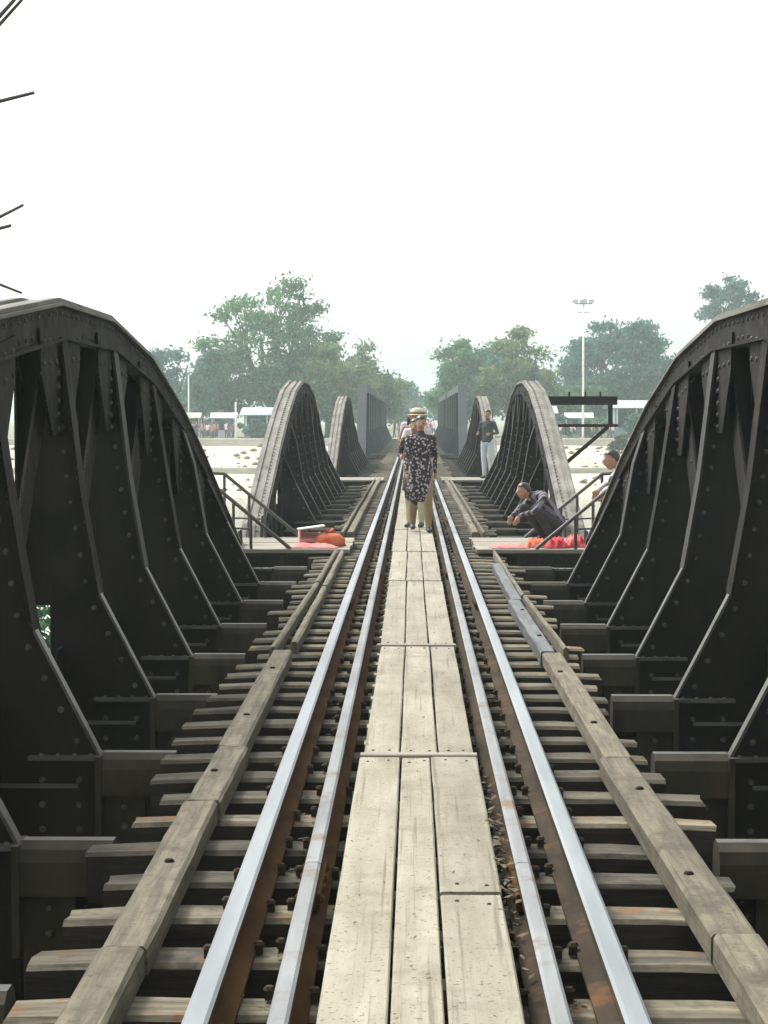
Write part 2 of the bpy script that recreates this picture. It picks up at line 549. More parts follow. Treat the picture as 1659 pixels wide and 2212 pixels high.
for y, z0, z1, nm, lab in ((151.96, -3.6, -2.58, 'retaining_wall', 'long pale concrete kerb wall halfway up the sandy far bank'),
                           (165.96, -1.2, -0.36, 'retaining_wall', 'long white kerb wall along the top of the far bank')):
    w = MB()
    for k in range(20):
        x0 = -80 + 8 * k
        w.box(x0 + 0.01, x0 + 7.99, y - 0.22, y + 0.22, z0, z1 - 0.14)
        w.box(x0 + 0.01, x0 + 7.99, y - 0.38, y + 0.28, z1 - 0.14, z1)
    tag(w.build(nm, 'pale_concrete'), lab, 'wall')

# ------------------------------------------------------------------ curved truss spans
PANEL = 1.86
NODES = [(-5.5 + i) * PANEL for i in range(12)]              # along y, from the middle of a span
TOPZ = {0: -0.02, 1: 0.52, 2: 1.08, 3: 1.56, 4: 1.93, 5: 2.12}
XI, XO = 2.06, 2.31                                           # inner and outer face of a truss


def top_z(i):
    return TOPZ[min(i, 11 - i)]


def arch_path():
    p = [(NODES[0] - 0.45, -0.42)]
    p += [(NODES[i], top_z(i)) for i in range(12)]
    p += [(NODES[11] + 0.45, -0.42)]
    return p


def truss_side(sign, parent):
    sx = lambda a, b: (min(a * sign, b * sign), max(a * sign, b * sign))
    path = arch_path()
    r_ = random.Random(5)
    # top chord: two side plates and a soffit
    t = MB()
    t.sweep(path, *sx(XI, XI + 0.022), -0.20, -0.021)
    t.sweep(path, *sx(XO - 0.022, XO), -0.20, -0.021)
    t.sweep(path, *sx(XI - 0.05, XI + 0.06), -0.218, -0.203)
    t.sweep(path, *sx(XO - 0.06, XO + 0.04), -0.218, -0.203)
    chord = t.build('side_truss', 'steel', parent)
    # cover plate with two raised strips
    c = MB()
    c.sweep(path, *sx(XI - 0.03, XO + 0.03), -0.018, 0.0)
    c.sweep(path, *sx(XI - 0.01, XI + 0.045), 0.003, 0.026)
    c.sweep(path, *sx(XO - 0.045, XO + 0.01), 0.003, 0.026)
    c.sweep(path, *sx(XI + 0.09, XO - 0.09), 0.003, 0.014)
    c.build('cover_plate', 'skylit_plate', chord)
    # bottom chord
    b = MB()
    zb = -0.78
    b.box(*sx(XI, XI + 0.02), NODES[0] - 0.5, NODES[11] + 0.5, zb, zb + 0.34)
    b.box(*sx(XO - 0.02, XO), NODES[0] - 0.5, NODES[11] + 0.5, zb, zb + 0.34)
    b.box(*sx(XI - 0.08, XI - 0.003), NODES[0] - 0.5, NODES[11] + 0.5, zb + 0.32, zb + 0.338)
    b.box(*sx(XI - 0.08, XO + 0.08), NODES[0] - 0.5, NODES[11] + 0.5, zb - 0.022, zb - 0.002)
    b.build('bottom_chord', 'steel', chord)
    rv = MB()
    for i, y in enumerate(NODES):
        zt = top_z(i) - 0.205
        inner = [(1.52, -0.175), (1.83, 0.43)]
        knee = 1 < i < 10
        if zt > 1.25:
            inner += [(1.935, 1.05), (2.032, zt)]
        elif zt > 0.6:
            inner += [(2.032, zt)]
        else:
            inner = [(2.03, -0.5), (2.031, zt)]
        zt = inner[-1][1]
        poly = inner + [(XO - 0.03, zt), (XO - 0.03, -0.76), (1.52, -0.76)]
        p = MB()
        xh = 2.12
        p.prism_y([(x * sign, z) for x, z in inner + [(xh, zt), (xh, -0.76), (inner[0][0], -0.76)]], y - 0.009, y + 0.009)
        zlo, zhi = 0.02, 0.36
        if zt > 0.75:                                        # a lightening hole between the post's two halves
            p.box(*sx(xh + 0.0005, XO - 0.03), y - 0.009, y + 0.009, -0.76, zlo)
            p.box(*sx(xh + 0.0005, XO - 0.03), y - 0.009, y + 0.009, zhi, zt)
        else:
            p.box(*sx(xh + 0.0005, XO - 0.03), y - 0.009, y + 0.009, -0.76, zt)
        # posts' outer flange
        p.box(*sx(XO - 0.026, XO - 0.024 + 0.012), y - 0.11, y + 0.11, -0.76, zt)
        rib = p.build('rib', 'steel_post', chord)
        fl = MB()
        (a, az), (c_, cz) = inner[0], inner[1]
        fl.bar((a * sign, y, az), (c_ * sign, y, cz), 0.075, 0.014, (0, 1, 0))
        fl.build('knee_flange', 'steel_edge' if knee else 'steel', chord)  # paler knee edges: the sky's reflection is painted into the steel colour
        if len(inner) > 2:
            fl = MB()
            for (a, az), (c_, cz) in zip(inner[1:-1], inner[2:]):
                fl.bar((a * sign, y, az), (c_ * sign, y, cz), 0.17, 0.016, (0, 1, 0))
            fl.build('post_flange', 'post_olive' if i in (3, 6, 8) else 'steel', chord)
        # rivets along the flange
        for (a, az), (c_, cz) in zip(inner[:-1], inner[1:]):
            L = math.hypot(c_ - a, cz - az)
            for k in range(max(2, int(L / 0.14))):
                q = (k + 0.5) / max(2, int(L / 0.14))
                x, z = a + (c_ - a) * q, az + (cz - az) * q
                rv.rivet(((x + 0.07) * sign, y - 0.010, z - 0.01), (0, -1, 0), 0.019)
        # gusset plate hung from the top chord on the inner face
        if top_z(i) > 0.4:
            zc = top_z(i) - 0.17
            slope = (top_z(min(i + 1, 11)) - top_z(max(i - 1, 0))) / (NODES[min(i + 1, 11)] - NODES[max(i - 1, 0)])
            hw = 0.62
            g = [(y - hw, zc - slope * hw + 0.02), (y + hw, zc + slope * hw + 0.02), (y + hw * 0.95, zc + slope * hw - 0.22),
                 (y + hw * 0.45, zc - 0.60), (y - hw * 0.45, zc - 0.60), (y - hw * 0.95, zc - slope * hw - 0.22)]
            gp = MB()
            gp.prism_x(g, *sx(XI - 0.018, XI - 0.003))
            gp.build('gusset_plate', 'steel', chord)
            for k in range(7):
                yy = y - hw * 0.85 + k * hw * 1.7 / 6
                rv.rivet(((XI - 0.019) * sign, yy, zc + slope * (yy - y) - 0.05), (-sign, 0, 0), 0.019)
                rv.rivet(((XI - 0.019) * sign, yy, zc + slope * (yy - y) - 0.17), (-sign, 0, 0), 0.019)
            for k in range(5):
                rv.rivet(((XI - 0.019) * sign, y - 0.12, zc - 0.24 - 0.08 * k), (-sign, 0, 0), 0.019)
                rv.rivet(((XI - 0.019) * sign, y + 0.12, zc - 0.24 - 0.08 * k), (-sign, 0, 0), 0.019)
        # bottom gusset
        gp = MB()
        gp.prism_x([(y - 0.5, -0.42), (y + 0.5, -0.42), (y + 0.42, -0.2), (y + 0.16, 0.12), (y - 0.16, 0.12), (y - 0.42, -0.2)],
                   *sx(XI - 0.016, XI - 0.003))
        gp.build('gusset_plate', 'steel', chord)
        for k in range(7):
            rv.rivet(((XI - 0.018) * sign, y - 0.42 + 0.14 * k, -0.36), (-sign, 0, 0), 0.019)
            rv.rivet(((XI - 0.018) * sign, y - 0.36 + 0.12 * k, -0.24), (-sign, 0, 0), 0.019)
        # connection angles at the beam end
        for zz in (-0.30, -0.42, -0.54, -0.66):
            if not knee:
                break
            rv.rivet(((1.62) * sign, y - 0.010, zz), (0, -1, 0), 0.019)
            rv.rivet(((1.80) * sign, y - 0.010, zz), (0, -1, 0), 0.019)
    # chord rivets on the inner side plate
    for (y0, z0), (y1, z1) in zip(path[:-1], path[1:]):
        L = math.hypot(y1 - y0, z1 - z0)
        n = int(L / 0.16)
        nrm = Vector((-(z1 - z0), y1 - y0)).normalized()
        for k in range(n):
            q = (k + 0.5) / n
            for off in (-0.06, -0.165):
                rv.rivet(((XI - 0.001) * sign, y0 + (y1 - y0) * q + nrm.x * off, z0 + (z1 - z0) * q + nrm.y * off), (-sign, 0, 0), 0.016)
            rv.rivet(((XI + 0.068) * sign, y0 + (y1 - y0) * q + nrm.x * 0.001, z0 + (z1 - z0) * q + nrm.y * 0.001), (0, nrm.x, nrm.y), 0.016)
    # diagonals
    for i in range(11):
        a, b_ = (i, i + 1) if i < 6 else (i + 1, i)
        y0, y1 = NODES[a], NODES[b_]
        z0, z1 = top_z(a) - 0.26, -0.52
        if top_z(a) < 0.3:
            z0 = top_z(a) - 0.22
        d = MB()
        d.bar(((XI + 0.035) * sign, y0, z0), ((XI + 0.035) * sign, y1, z1), 0.016, 0.34, (1, 0, 0))
        d.bar(((XO - 0.045) * sign, y0, z0), ((XO - 0.045) * sign, y1, z1), 0.016, 0.34, (1, 0, 0))
        d.build('diagonal', 'steel', chord)
        if 1 < i < 9:
            # counter brace
            d = MB()
            d.bar(((XI + 0.058) * sign, y1, top_z(b_) - 0.26), ((XI + 0.058) * sign, y0, -0.52), 0.016, 0.24, (1, 0, 0))
            d.build('counter_brace', 'steel', chord)
        n = 9
        for k in range(n):
            q = (k + 0.5) / n
            rv.rivet(((XI + 0.026) * sign, y0 + (y1 - y0) * q, z0 + (z1 - z0) * q + 0.06), (-sign, 0, 0), 0.016)
    tag(rv.build('rivets', 'rivet_steel', chord), kind='stuff')
    return chord


def floor_beam_mesh():
    b = MB()
    b.box(-2.04, 2.04, -0.006, 0.006, -0.80, -0.366, 0)
    b.box(-1.149, 1.149, -0.06, 0.06, -0.365, -0.347, 0)
    b.box(-2.04, 2.04, -0.11, 0.11, -0.822, -0.802, 0)
    for s in (-1, 1):
        sp = lambda a, c: tuple(sorted((s * a, s * c)))
        # chunky beam end with a rounded top, painted paler for the sky's gleam
        prof_ = [(-0.085, -0.364), (-0.085, -0.235), (-0.068, -0.188), (-0.03, -0.160), (0.03, -0.160), (0.068, -0.188), (0.085, -0.235), (0.085, -0.364)]
        xa, xb = sp(1.15, 1.50)
        n = len(prof_)
        v = [(xa, y, z) for y, z in prof_] + [(xb, y, z) for y, z in prof_]
        f = [(k, (k + 1) % n, n + (k + 1) % n, n + k) for k in range(n)] + [tuple(reversed(range(n))), tuple(range(n, 2 * n))]
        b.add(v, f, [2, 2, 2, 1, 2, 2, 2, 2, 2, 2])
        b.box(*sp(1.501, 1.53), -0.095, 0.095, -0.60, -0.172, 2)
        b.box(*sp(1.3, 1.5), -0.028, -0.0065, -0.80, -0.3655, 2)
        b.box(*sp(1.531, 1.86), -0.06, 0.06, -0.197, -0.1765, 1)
        for k in range(4):
            b.rivet((s * (1.56 + 0.08 * k), -0.03, -0.176), (0, 0, 1), 0.016, 1)
            b.rivet((s * (1.40), -0.029, -0.42 - 0.1 * k), (0, -1, 0), 0.018, 1)
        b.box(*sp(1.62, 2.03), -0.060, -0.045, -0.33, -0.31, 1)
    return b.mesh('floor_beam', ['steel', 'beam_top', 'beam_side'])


FB = floor_beam_mesh()


def make_span():
    root = empty('bridge_span')
    for s in (-1, 1):
        truss_side(s, root)
    for y in NODES:
        link('floor_beam', FB, root, (0, y, 0))
    for s in (-1, 1):
        st = MB()
        st.box(s * 0.53 - 0.006, s * 0.53 + 0.006, NODES[0] - 0.4, NODES[11] + 0.4, -0.72, -0.345)
        st.box(s * 0.53 - 0.09, s * 0.53 + 0.09, NODES[0] - 0.4, NODES[11] + 0.4, -0.345, -0.331)
        st.box(s * 0.53 - 0.09, s * 0.53 + 0.09, NODES[0] - 0.4, NODES[11] + 0.4, -0.735, -0.721)
        st.build('stringer', 'steel', root)
    return root


SPAN_PITCH = 23.8
SPAN_Y = [11.66, 11.66 + SPAN_PITCH, 11.66 + 2 * SPAN_PITCH]
span = make_span()
labs = ['nearest bridge span, black riveted arched trusses rising beside both frame edges',
        'second bridge span, pair of arched trusses with pale grey top plates',
        'third bridge span, small arched trusses just before the flat-topped ones']
for k, y in enumerate(SPAN_Y):
    o = span if k == 0 else copy_tree(span)
    o.location = (0, y, 0)
    tag(o, labs[k], 'bridge span', 'arched truss spans of the bridge')


def make_flat_span(y0, y1):
    root = empty('bridge_span', (0, (y0 + y1) / 2, 0))
    h = (y1 - y0) / 2
    n = 6
    for s in (-1, 1):
        sx = lambda a, b: (min(a * s, b * s), max(a * s, b * s))
        p = MB()
        path = [(-h + 0.3, -0.3), (-h + 3.2, 3.0), (h - 3.2, 3.0), (h - 0.3, -0.3)]
        p.sweep(path, *sx(2.1, 2.5), -0.40, 0.0)
        tr = p.build('side_truss', 'steel_grey', root)
        b = MB()
        b.box(*sx(2.1, 2.5), -h + 0.1, h - 0.1, -0.9, -0.5)
        b.build('bottom_chord', 'steel_grey', tr)
        ny = [-h + 3.2 + k * (2 * h - 6.4) / n for k in range(n + 1)]
        for k, y in enumerate(ny):
            q = MB()
            q.box(*sx(2.0, 2.48), y - 0.14, y + 0.14, -0.52, 2.62)
            q.prism_y([(1.5 * s, -0.2), (2.0 * s, -0.2), (2.0 * s, 0.9)], y - 0.05, y + 0.05)
            pp = q.build('post', 'steel_grey', tr)
            q = MB()
            q.box(*sx(1.975, 1.997), y - 0.2, y + 0.2, 0.9, 2.6)
            q.build('post_flange', 'steel_edge', pp)
            if k < n:
                d = MB()
                a, c = (2.65, -0.5) if k < n / 2 else (-0.5, 2.65)
                d.bar((2.3 * s, y, a), (2.3 * s, ny[k + 1], c), 0.22, 0.28, (1, 0, 0))
                d.build('diagonal', 'steel_grey', tr)
    for k in range(16):
        y = -h + 0.6 + k * (2 * h - 1.2) / 15
        link('floor_beam', FB, root, (0, y, 0))
    for s in (-1, 1):
        st = MB()
        st.box(s * 0.53 - 0.09, s * 0.53 + 0.09, -h, h, -0.735, -0.331)
        st.build('stringer', 'steel_grey', root)
    return root


o = make_flat_span(82.6, 114.2)
tag(o, 'flat-topped blue grey truss span beyond the third arch', 'bridge span')
o = make_flat_span(114.9, 146.3)
tag(o, 'farthest bridge span, flat-topped truss reaching the far bank', 'bridge span')

# piers
pm = MB()
ring = []
for k in range(20):
    a = 2 * math.pi * k / 20
    ring.append((math.copysign(abs(math.cos(a)) ** 0.7, math.cos(a)), math.copysign(abs(math.sin(a)) ** 0.7, math.sin(a))))


def ring_loft(m, levels, mi=0):
    v, f = [], []
    n = len(ring)
    for rx, ry, z in levels:
        v += [(x * rx, y * ry, z) for x, y in ring]
    for i in range(len(levels) - 1):
        for k in range(n):
            a, b = i * n + k, i * n + (k + 1) % n
            f.append((a, b, b + n, a + n))
    f.append(tuple(range(n)))
    f.append(tuple(range((len(levels) - 1) * n, len(levels) * n)))
    m.add(v, f, mi)


ring_loft(pm, [(3.4, 1.55, -8.2), (3.2, 1.4, -4.6), (3.0, 1.25, -1.75), (3.25, 1.5, -1.6), (3.25, 1.5, -1.1)])
PIER = pm.mesh('pier', 'concrete')
bm_ = MB()
bm_.box(-2.6, 2.6, -0.7, 0.7, -1.098, -0.83)
BED = bm_.mesh('bearing_beam', 'steel')
PIERS = [11.66 + SPAN_PITCH * (k + 0.5) for k in range(3)] + [114.55]
for k, y in enumerate(PIERS):
    p = empty('bridge_pier', (0, y, 0))
    link('shaft', PIER, p)
    link('bearing_beam', BED, p)
    tag(p, ['concrete river pier under the platform with the red cloths', 'concrete river pier between the second and third arched spans',
            'concrete river pier between the arches and the flat-topped trusses', 'concrete river pier between the two flat-topped trusses'][k],
        'pier', 'river piers of the bridge')
    # short floor between two spans
    st = MB()
    g = 1.30 if k < 3 else 0.36
    for s in (-1, 1):
        st.box(s * 0.53 - 0.09, s * 0.53 + 0.09, -g + 0.02, g - 0.02, -0.82, -0.336)
    st.build('stringer', 'steel', p)
    if k < 3:
        for yy in (-1.15, 1.15):
            link('floor_beam', FB, p, (0, yy, -0.012))
ab = MB()
ab.box(-3.2, 3.2, 146.5, 149.5, -6.5, -0.9)
ab.box(-3.4, -2.7, 146.5, 158, -6.5, 0.1)
ab.box(2.7, 3.4, 146.5, 158, -6.5, 0.1)
ab.box(-2.69, 2.69, 149.51, 172, -4.5, -0.34)
tag(ab.build('bridge_abutment', 'concrete'), 'grey concrete abutment where the bridge meets the far bank', 'abutment')
ab = MB()
ab.box(-3.0, 3.0, -4.5, 0.9, -5.0, -0.9)
ab.box(-2.4, 2.4, -30, 0.8, -0.899, -0.34)
tag(ab.build('bridge_abutment', 'concrete'), 'concrete abutment under the near end of the track', 'abutment')

# ------------------------------------------------------------------ the track
track = empty('railway_track', (0, 0, 0))
tag(track, 'single railway track with guard rails running the length of the bridge', 'railway track')


def rail(name, x, y0, y1, head, base, h, mats, inner):
    r = MB()
    hh, hb, w = head / 2, base / 2, 0.009
    z = -h
    prof_ = [(-hb, z), (hb, z), (hb, z + 0.012), (w, z + 0.028), (w, -0.036), (hh, -0.028), (hh, -0.007), (hh - 0.009, 0.0),
             (-hh + 0.009, 0.0), (-hh, -0.007), (-hh, -0.028), (-w, -0.036), (-w, z + 0.028), (-hb, z + 0.012)]
    n = len(prof_)
    v = [(a, y0, c) for a, c in prof_] + [(a, y1, c) for a, c in prof_]
    f = [(i, (i + 1) % n, n + (i + 1) % n, n + i) for i in range(n)] + [tuple(reversed(range(n))), tuple(range(n, 2 * n))]
    top = {6, 7, 8}
    m = [0 if i in top else 1 for i in range(n)] + [1, 1]
    r.add(v, f, m)
    o = r.build(name, mats, track)
    o.location = (x, 0, 0)
    return o


RAILS = []
lens_ = [(-8, 3.1), (3.106, 15.2), (15.206, 27.3), (27.306, 39.4), (39.406, 60), (60.006, 100), (100.006, 172)]
for s, mt in ((-1, ['rail_top', 'rail_rust']), (1, ['rail_top', 'rail_dark'])):
    for a, b in lens_:
        rail('running_rail', 0.535 * s, a, b, 0.064, 0.125, 0.128, mt, s)
for x, mt in ((-0.336, ['guard_top', 'rail_rust']), (0.352, ['guard_top', 'rail_dark'])):
    for a, b in ((-6, 6.0), (6.006, 18.1), (18.106, 30.2), (30.206, 60), (60.006, 146)):
        g = rail('guard_rail', x, a, b, 0.052, 0.105, 0.128, mt, 1)
        g.location.z = -0.004
# fish plates at the joints
fp = MB()
fp.bevel_box(-0.012, 0.012, -0.26, 0.26, -0.095, -0.042, 0.004)
for k in range(4):
    fp.rivet((0.012, -0.2 + 0.133 * k, -0.07), (1, 0, 0), 0.016)
    fp.rivet((-0.012, -0.2 + 0.133 * k, -0.07), (-1, 0, 0), 0.016)
FP = fp.mesh('fish_plate', 'rail_rust')
for x, ylist in ((-0.535, (15.2, 27.3)), (0.535, (15.2, 27.3)), (-0.336, (6.0, 18.1)), (0.352, (6.0, 18.1))):
    for y in ylist:
        for s in (-1, 1):
            link('fish_plate', FP, track, (x + s * 0.024, y, 0))

# sleepers: real timbers, worn and uneven
sl_r = random.Random(21)


def sleeper_mesh(k):
    r_ = random.Random(100 + k)
    L0, L1 = r_.uniform(-1.18, -1.04), r_.uniform(1.04, 1.18)
    w, h = r_.uniform(0.155, 0.19), 0.2
    m = MB()
    n = 9
    v, f = [], []
    for i in range(n):
        t = i / (n - 1)
        x = L0 + (L1 - L0) * t
        e = 0.012 if i in (0, n - 1) else 0.0
        j = lambda a: r_.uniform(-a, a)
        hw = w / 2 - e
        c = 0.016
        pr = [(-hw, -h), (hw, -h), (hw + j(.005), -c - e), (hw - c, -e + j(.003)), (0, -e + j(.004)), (-hw + c, -e + j(.004)), (-hw + j(.005), -c - e)]
        v += [(x + j(0.008) if i in (0, n - 1) else x, a, b) for a, b in pr]
    q = 7
    for i in range(n - 1):
        for k2 in range(q):
            a, b = i * q + k2, i * q + (k2 + 1) % q
            f.append((a, b, b + q, a + q))
    f.append(tuple(reversed(range(q))))
    f.append(tuple(range((n - 1) * q, n * q)))
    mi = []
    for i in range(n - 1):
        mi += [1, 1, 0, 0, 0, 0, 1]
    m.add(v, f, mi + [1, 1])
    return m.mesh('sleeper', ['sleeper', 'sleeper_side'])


SL = [sleeper_mesh(k) for k in range(10)]
sleeper_y = []
y = 11.66 - 5.5 * PANEL - 4 * 0.465
for cyc in range(400):
    yy = 11.66 - 5.5 * PANEL + (cyc - 2) * PANEL / 4 + 0.2325
    sleeper_y.append(yy)
sleeper_y = [v for v in sleeper_y if v < 147]
beams_y = [sy + n for sy in SPAN_Y for n in NODES] + [p + d for p in PIERS[:3] for d in (-1.15, 1.15)]
flat_beams = []
for (a, b) in ((82.6, 114.2), (114.9, 146.3)):
    flat_beams += [(a + b) / 2 - (b - a) / 2 + 0.6 + k * ((b - a) - 1.2) / 15 for k in range(16)]
far_sl = MB()
near_sl = []
for i, yy in enumerate(sleeper_y):
    for bb in beams_y + flat_beams:
        if abs(yy - bb) < 0.235:
            yy = bb + math.copysign(0.235, yy - bb)
    if yy < 76:
        o = link('sleeper', SL[sl_r.randrange(10)], track, (sl_r.uniform(-0.05, 0.05), yy + sl_r.uniform(-0.006, 0.006), -0.1295 + sl_r.uniform(-0.006, 0.001)),
                 (sl_r.uniform(-0.01, 0.01), sl_r.uniform(-0.003, 0.003), sl_r.uniform(-0.012, 0.012)))
        if sl_r.random() < 0.5:
            o.rotation_euler.z += math.pi
        near_sl.append(yy)
    else:
        far_sl.box(-1.1 + sl_r.uniform(-.06, .06), 1.1 + sl_r.uniform(-.06, .06), yy - 0.1, yy + 0.1, -0.33, -0.129)
tag(far_sl.build('distant_sleepers', 'sleeper', track), kind='stuff')

# spikes and clips where the rails cross the sleepers
cl = MB()
for yy in near_sl:
    if yy > 48:
        break
    for x, hb in ((-0.535, 0.0625), (0.535, 0.0625), (-0.336, 0.0525), (0.352, 0.0525)):
        for s in (-1, 1):
            if sl_r.random() < 0.3:
                continue
            xx = x + s * (hb + 0.010)
            dy = sl_r.uniform(-0.05, 0.05)
            cl.box(xx - 0.012, xx + 0.012, yy + dy - 0.012, yy + dy + 0.012, -0.129, -0.100)
            cl.rivet((xx, yy + dy, -0.101), (0, 0, 1), 0.018)
tag(cl.build('rail_spikes', 'rail_dark', track), kind='stuff')

# outer guard timbers, in lengths with scarfed, slightly kinked joints


def timber(x0, x1, y0, y1, w, mname, z=-0.126, h=0.085):
    m = MB()
    n = 8
    v, f = [], []
    r_ = random.Random(int(y0 * 100 + x0 * 1000))
    for i in range(n):
        t = i / (n - 1)
        xx = x0 + (x1 - x0) * t
        yy = y0 + (y1 - y0) * t
        j = lambda a: r_.uniform(-a, a)
        b = 0.012
        hw = w / 2
        pr = [(-hw, 0), (hw, 0), (hw + j(.004), h - b), (hw - b + j(.003), h + j(.002)), (-hw + b + j(.003), h + j(.002)), (-hw + j(.004), h - b)]
        v += [(xx + a, yy, z + c) for a, c in pr]
    q = 6
    for i in range(n - 1):
        for k2 in range(q):
            a, b = i * q + k2, i * q + (k2 + 1) % q
            f.append((a, b, b + q, a + q))
    f.append(tuple(reversed(range(q))))
    f.append(tuple(range((n - 1) * q, n * q)))
    m.add(v, f)
    o = m.build('guard_timber', mname, track)
    # bolts let into the top
    L = y1 - y0
    for k in range(max(1, int(L / 1.3))):
        q_ = (k + 0.5) / max(1, int(L / 1.3))
        if w > 0.09:
            bo = MB()
            bo.rivet((x0 + (x1 - x0) * q_ + r_.uniform(-0.03, 0.03), y0 + L * q_, z + h - 0.002), (0, 0, 1), 0.020)
            bo.build('bolt', 'steel', o)
    return o


for a in [(-0.836, -0.832, 2.0, 5.15, 0.132), (-0.825, -0.838, 5.16, 7.15, 0.135), (-0.828, -0.826, 7.16, 8.35, 0.138),
          (-0.838, -0.846, 8.36, 11.85, 0.125)]:
    timber(*a, 'guard_wood')
for a in [(-0.80, -0.79, 12.3, 16.4, 0.05), (-0.79, -0.80, 16.5, 20.9, 0.05), (-0.92, -0.88, 12.0, 16.8, 0.045), (-0.88, -0.87, 16.9, 20.9, 0.045)]:
    timber(*a, 'guard_wood')
for a in [(0.965, 0.93, 2.0, 5.3, 0.14), (0.925, 0.885, 5.31, 8.1, 0.14), (0.90, 0.885, 8.11, 11.75, 0.125)]:
    timber(*a, 'guard_wood')
for a in [(0.86, 0.83, 11.8, 15.2, 0.10), (0.855, 0.86, 15.22, 19.0, 0.09)]:
    timber(*a, 'guard_blue')
for a in [(0.99, 0.94, 12.0, 15.6, 0.035), (0.93, 0.92, 15.65, 20.9, 0.035)]:
    timber(*a, 'guard_wood')
for s in (-1, 1):
    for a in [(0.82, 0.83, 24.2, 29.8, 0.09), (0.83, 0.82, 29.85, 35.4, 0.09), (0.82, 0.83, 35.45, 41, 0.09), (0.83, 0.82, 41.05, 46.2, 0.09)]:
        timber(a[0] * s, a[1] * s, *a[2:], 'guard_wood')
    for a in [(0.93, 0.94, 24.2, 35.0, 0.04), (0.94, 0.93, 35.1, 46.2, 0.04)]:
        timber(a[0] * s, a[1] * s, *a[2:], 'guard_wood')

# ------------------------------------------------------------------ plank walkway between the rails
walk = empty('plank_walkway', (0, 0, 0))
tag(walk, 'pale plank walkway laid three boards wide between the guard rails', 'walkway')
pk_r = random.Random(9)


def plank(x0, x1, x0b, x1b, y0, y1, z=-0.022):
    m = MB()
    n = 7
    v, f = [], []
    t_ = 0.042
    for i in range(n):
        t = i / (n - 1)
        a, b = x0 + (x0b - x0) * t, x1 + (x1b - x1) * t
        yy = y0 + (y1 - y0) * t
        j = lambda q: pk_r.uniform(-q, q)
        c = 0.005
        pr = [(a, z - t_), (b, z - t_), (b + j(.002), z - c), (b - c, z + j(.001)), (a + c, z + j(.001)), (a + j(.002), z - c)]
        v += [(xx, yy, zz) for xx, zz in pr]
    q = 6
    for i in range(n - 1):
        for k in range(q):
            a, b = i * q + k, i * q + (k + 1) % q
            f.append((a, b, b + q, a + q))
    f.append(tuple(reversed(range(q))))
    f.append(tuple(range((n - 1) * q, n * q)))
    m.add(v, f)
    o = m.build('plank', 'plank', walk)
    nl = MB()
    for yy in (y0 + 0.09, y1 - 0.09):
        for fx in (0.25, 0.75):
            nl.rivet((x0 + (x1 - x0) * fx + pk_r.uniform(-.01, .01), yy + pk_r.uniform(-.02, .02), z - 0.001), (0, 0, 1), 0.008)
    tag(nl.build('nail_heads', 'rail_dark', o), kind='stuff')
    return o


rows = [
    (2.0, 7.98, [(-0.250, -0.238, -0.077, -0.063), (-0.068, -0.054, 0.073, 0.066)]),
    (8.06, 11.9, [(-0.222, -0.212, -0.068, -0.058), (-0.060, -0.050, 0.098, 0.100), (0.108, 0.110, 0.262, 0.262)]),
    (11.98, 16.7, [(-0.215, -0.220, -0.060, -0.062), (-0.052, -0.054, 0.094, 0.088), (0.103, 0.098, 0.262, 0.262)]),
    (16.78, 20.4, [(-0.225, -0.222, -0.070, -0.064), (-0.062, -0.056, 0.090, 0.086), (0.098, 0.096, 0.258, 0.262)]),
]
for y0, y1, bs in rows:
    for a, ab_, b, bb in bs:
        plank(a, b, ab_, bb, y0, y1, -0.022 + pk_r.uniform(-0.003, 0.003))
plank(0.084, 0.268, 0.078, 0.266, 2.0, 5.66)
plank(0.078, 0.266, 0.072, 0.270, 5.69, 7.98, -0.019)
yy = 20.46
while yy < 146:
    L = 4.0
    for (a, b) in ((-0.235, -0.075), (-0.066, 0.090), (0.099, 0.255)):
        d = pk_r.uniform(-0.006, 0.006)
        plank(a + d, b + d, a - d, b - d, yy, yy + L - 0.06, -0.022 + pk_r.uniform(-0.003, 0.003))
    yy += L
    if yy > 70:
        break
fw = MB()
for k in range(19):
    fw.box(-0.24, 0.255, yy + 4 * k, yy + 4 * k + 3.95, -0.064, -0.022)
tag(fw.build('distant_planks', 'plank', walk), kind='stuff')
# bearers under the planks and thin straps at the butt joints
br = MB()
for q in near_sl:
    br.box(-0.235, 0.245, q - 0.05, q + 0.05, -0.1285, -0.0725)
tag(br.build('bearers', 'plank_edge', walk), kind='stuff')
for y in (8.02, 11.94):
    s_ = MB()
    s_.bevel_box(-0.235, 0.272, y - 0.030, y + 0.030, -0.050, -0.012, 0.004, long='x')
    s_.build('joint_strip', 'platform_wood', walk)

# litter of dry leaves and grit caught between the planks and the rails
lt = MB()
l_r = random.Random(4)


def litter(x, y, z, s):
    a = l_r.uniform(0, 6.28)
    d = Vector((math.cos(a), math.sin(a), l_r.uniform(-.3, .5))) * s
    e = Vector((-math.sin(a), math.cos(a), l_r.uniform(-.2, .4))) * s * l_r.uniform(0.3, 0.6)
    p = Vector((x, y, z + 0.35 * s))
    lt.add([p - d, p - e, p + d, p + e], [(0, 1, 2, 3)])


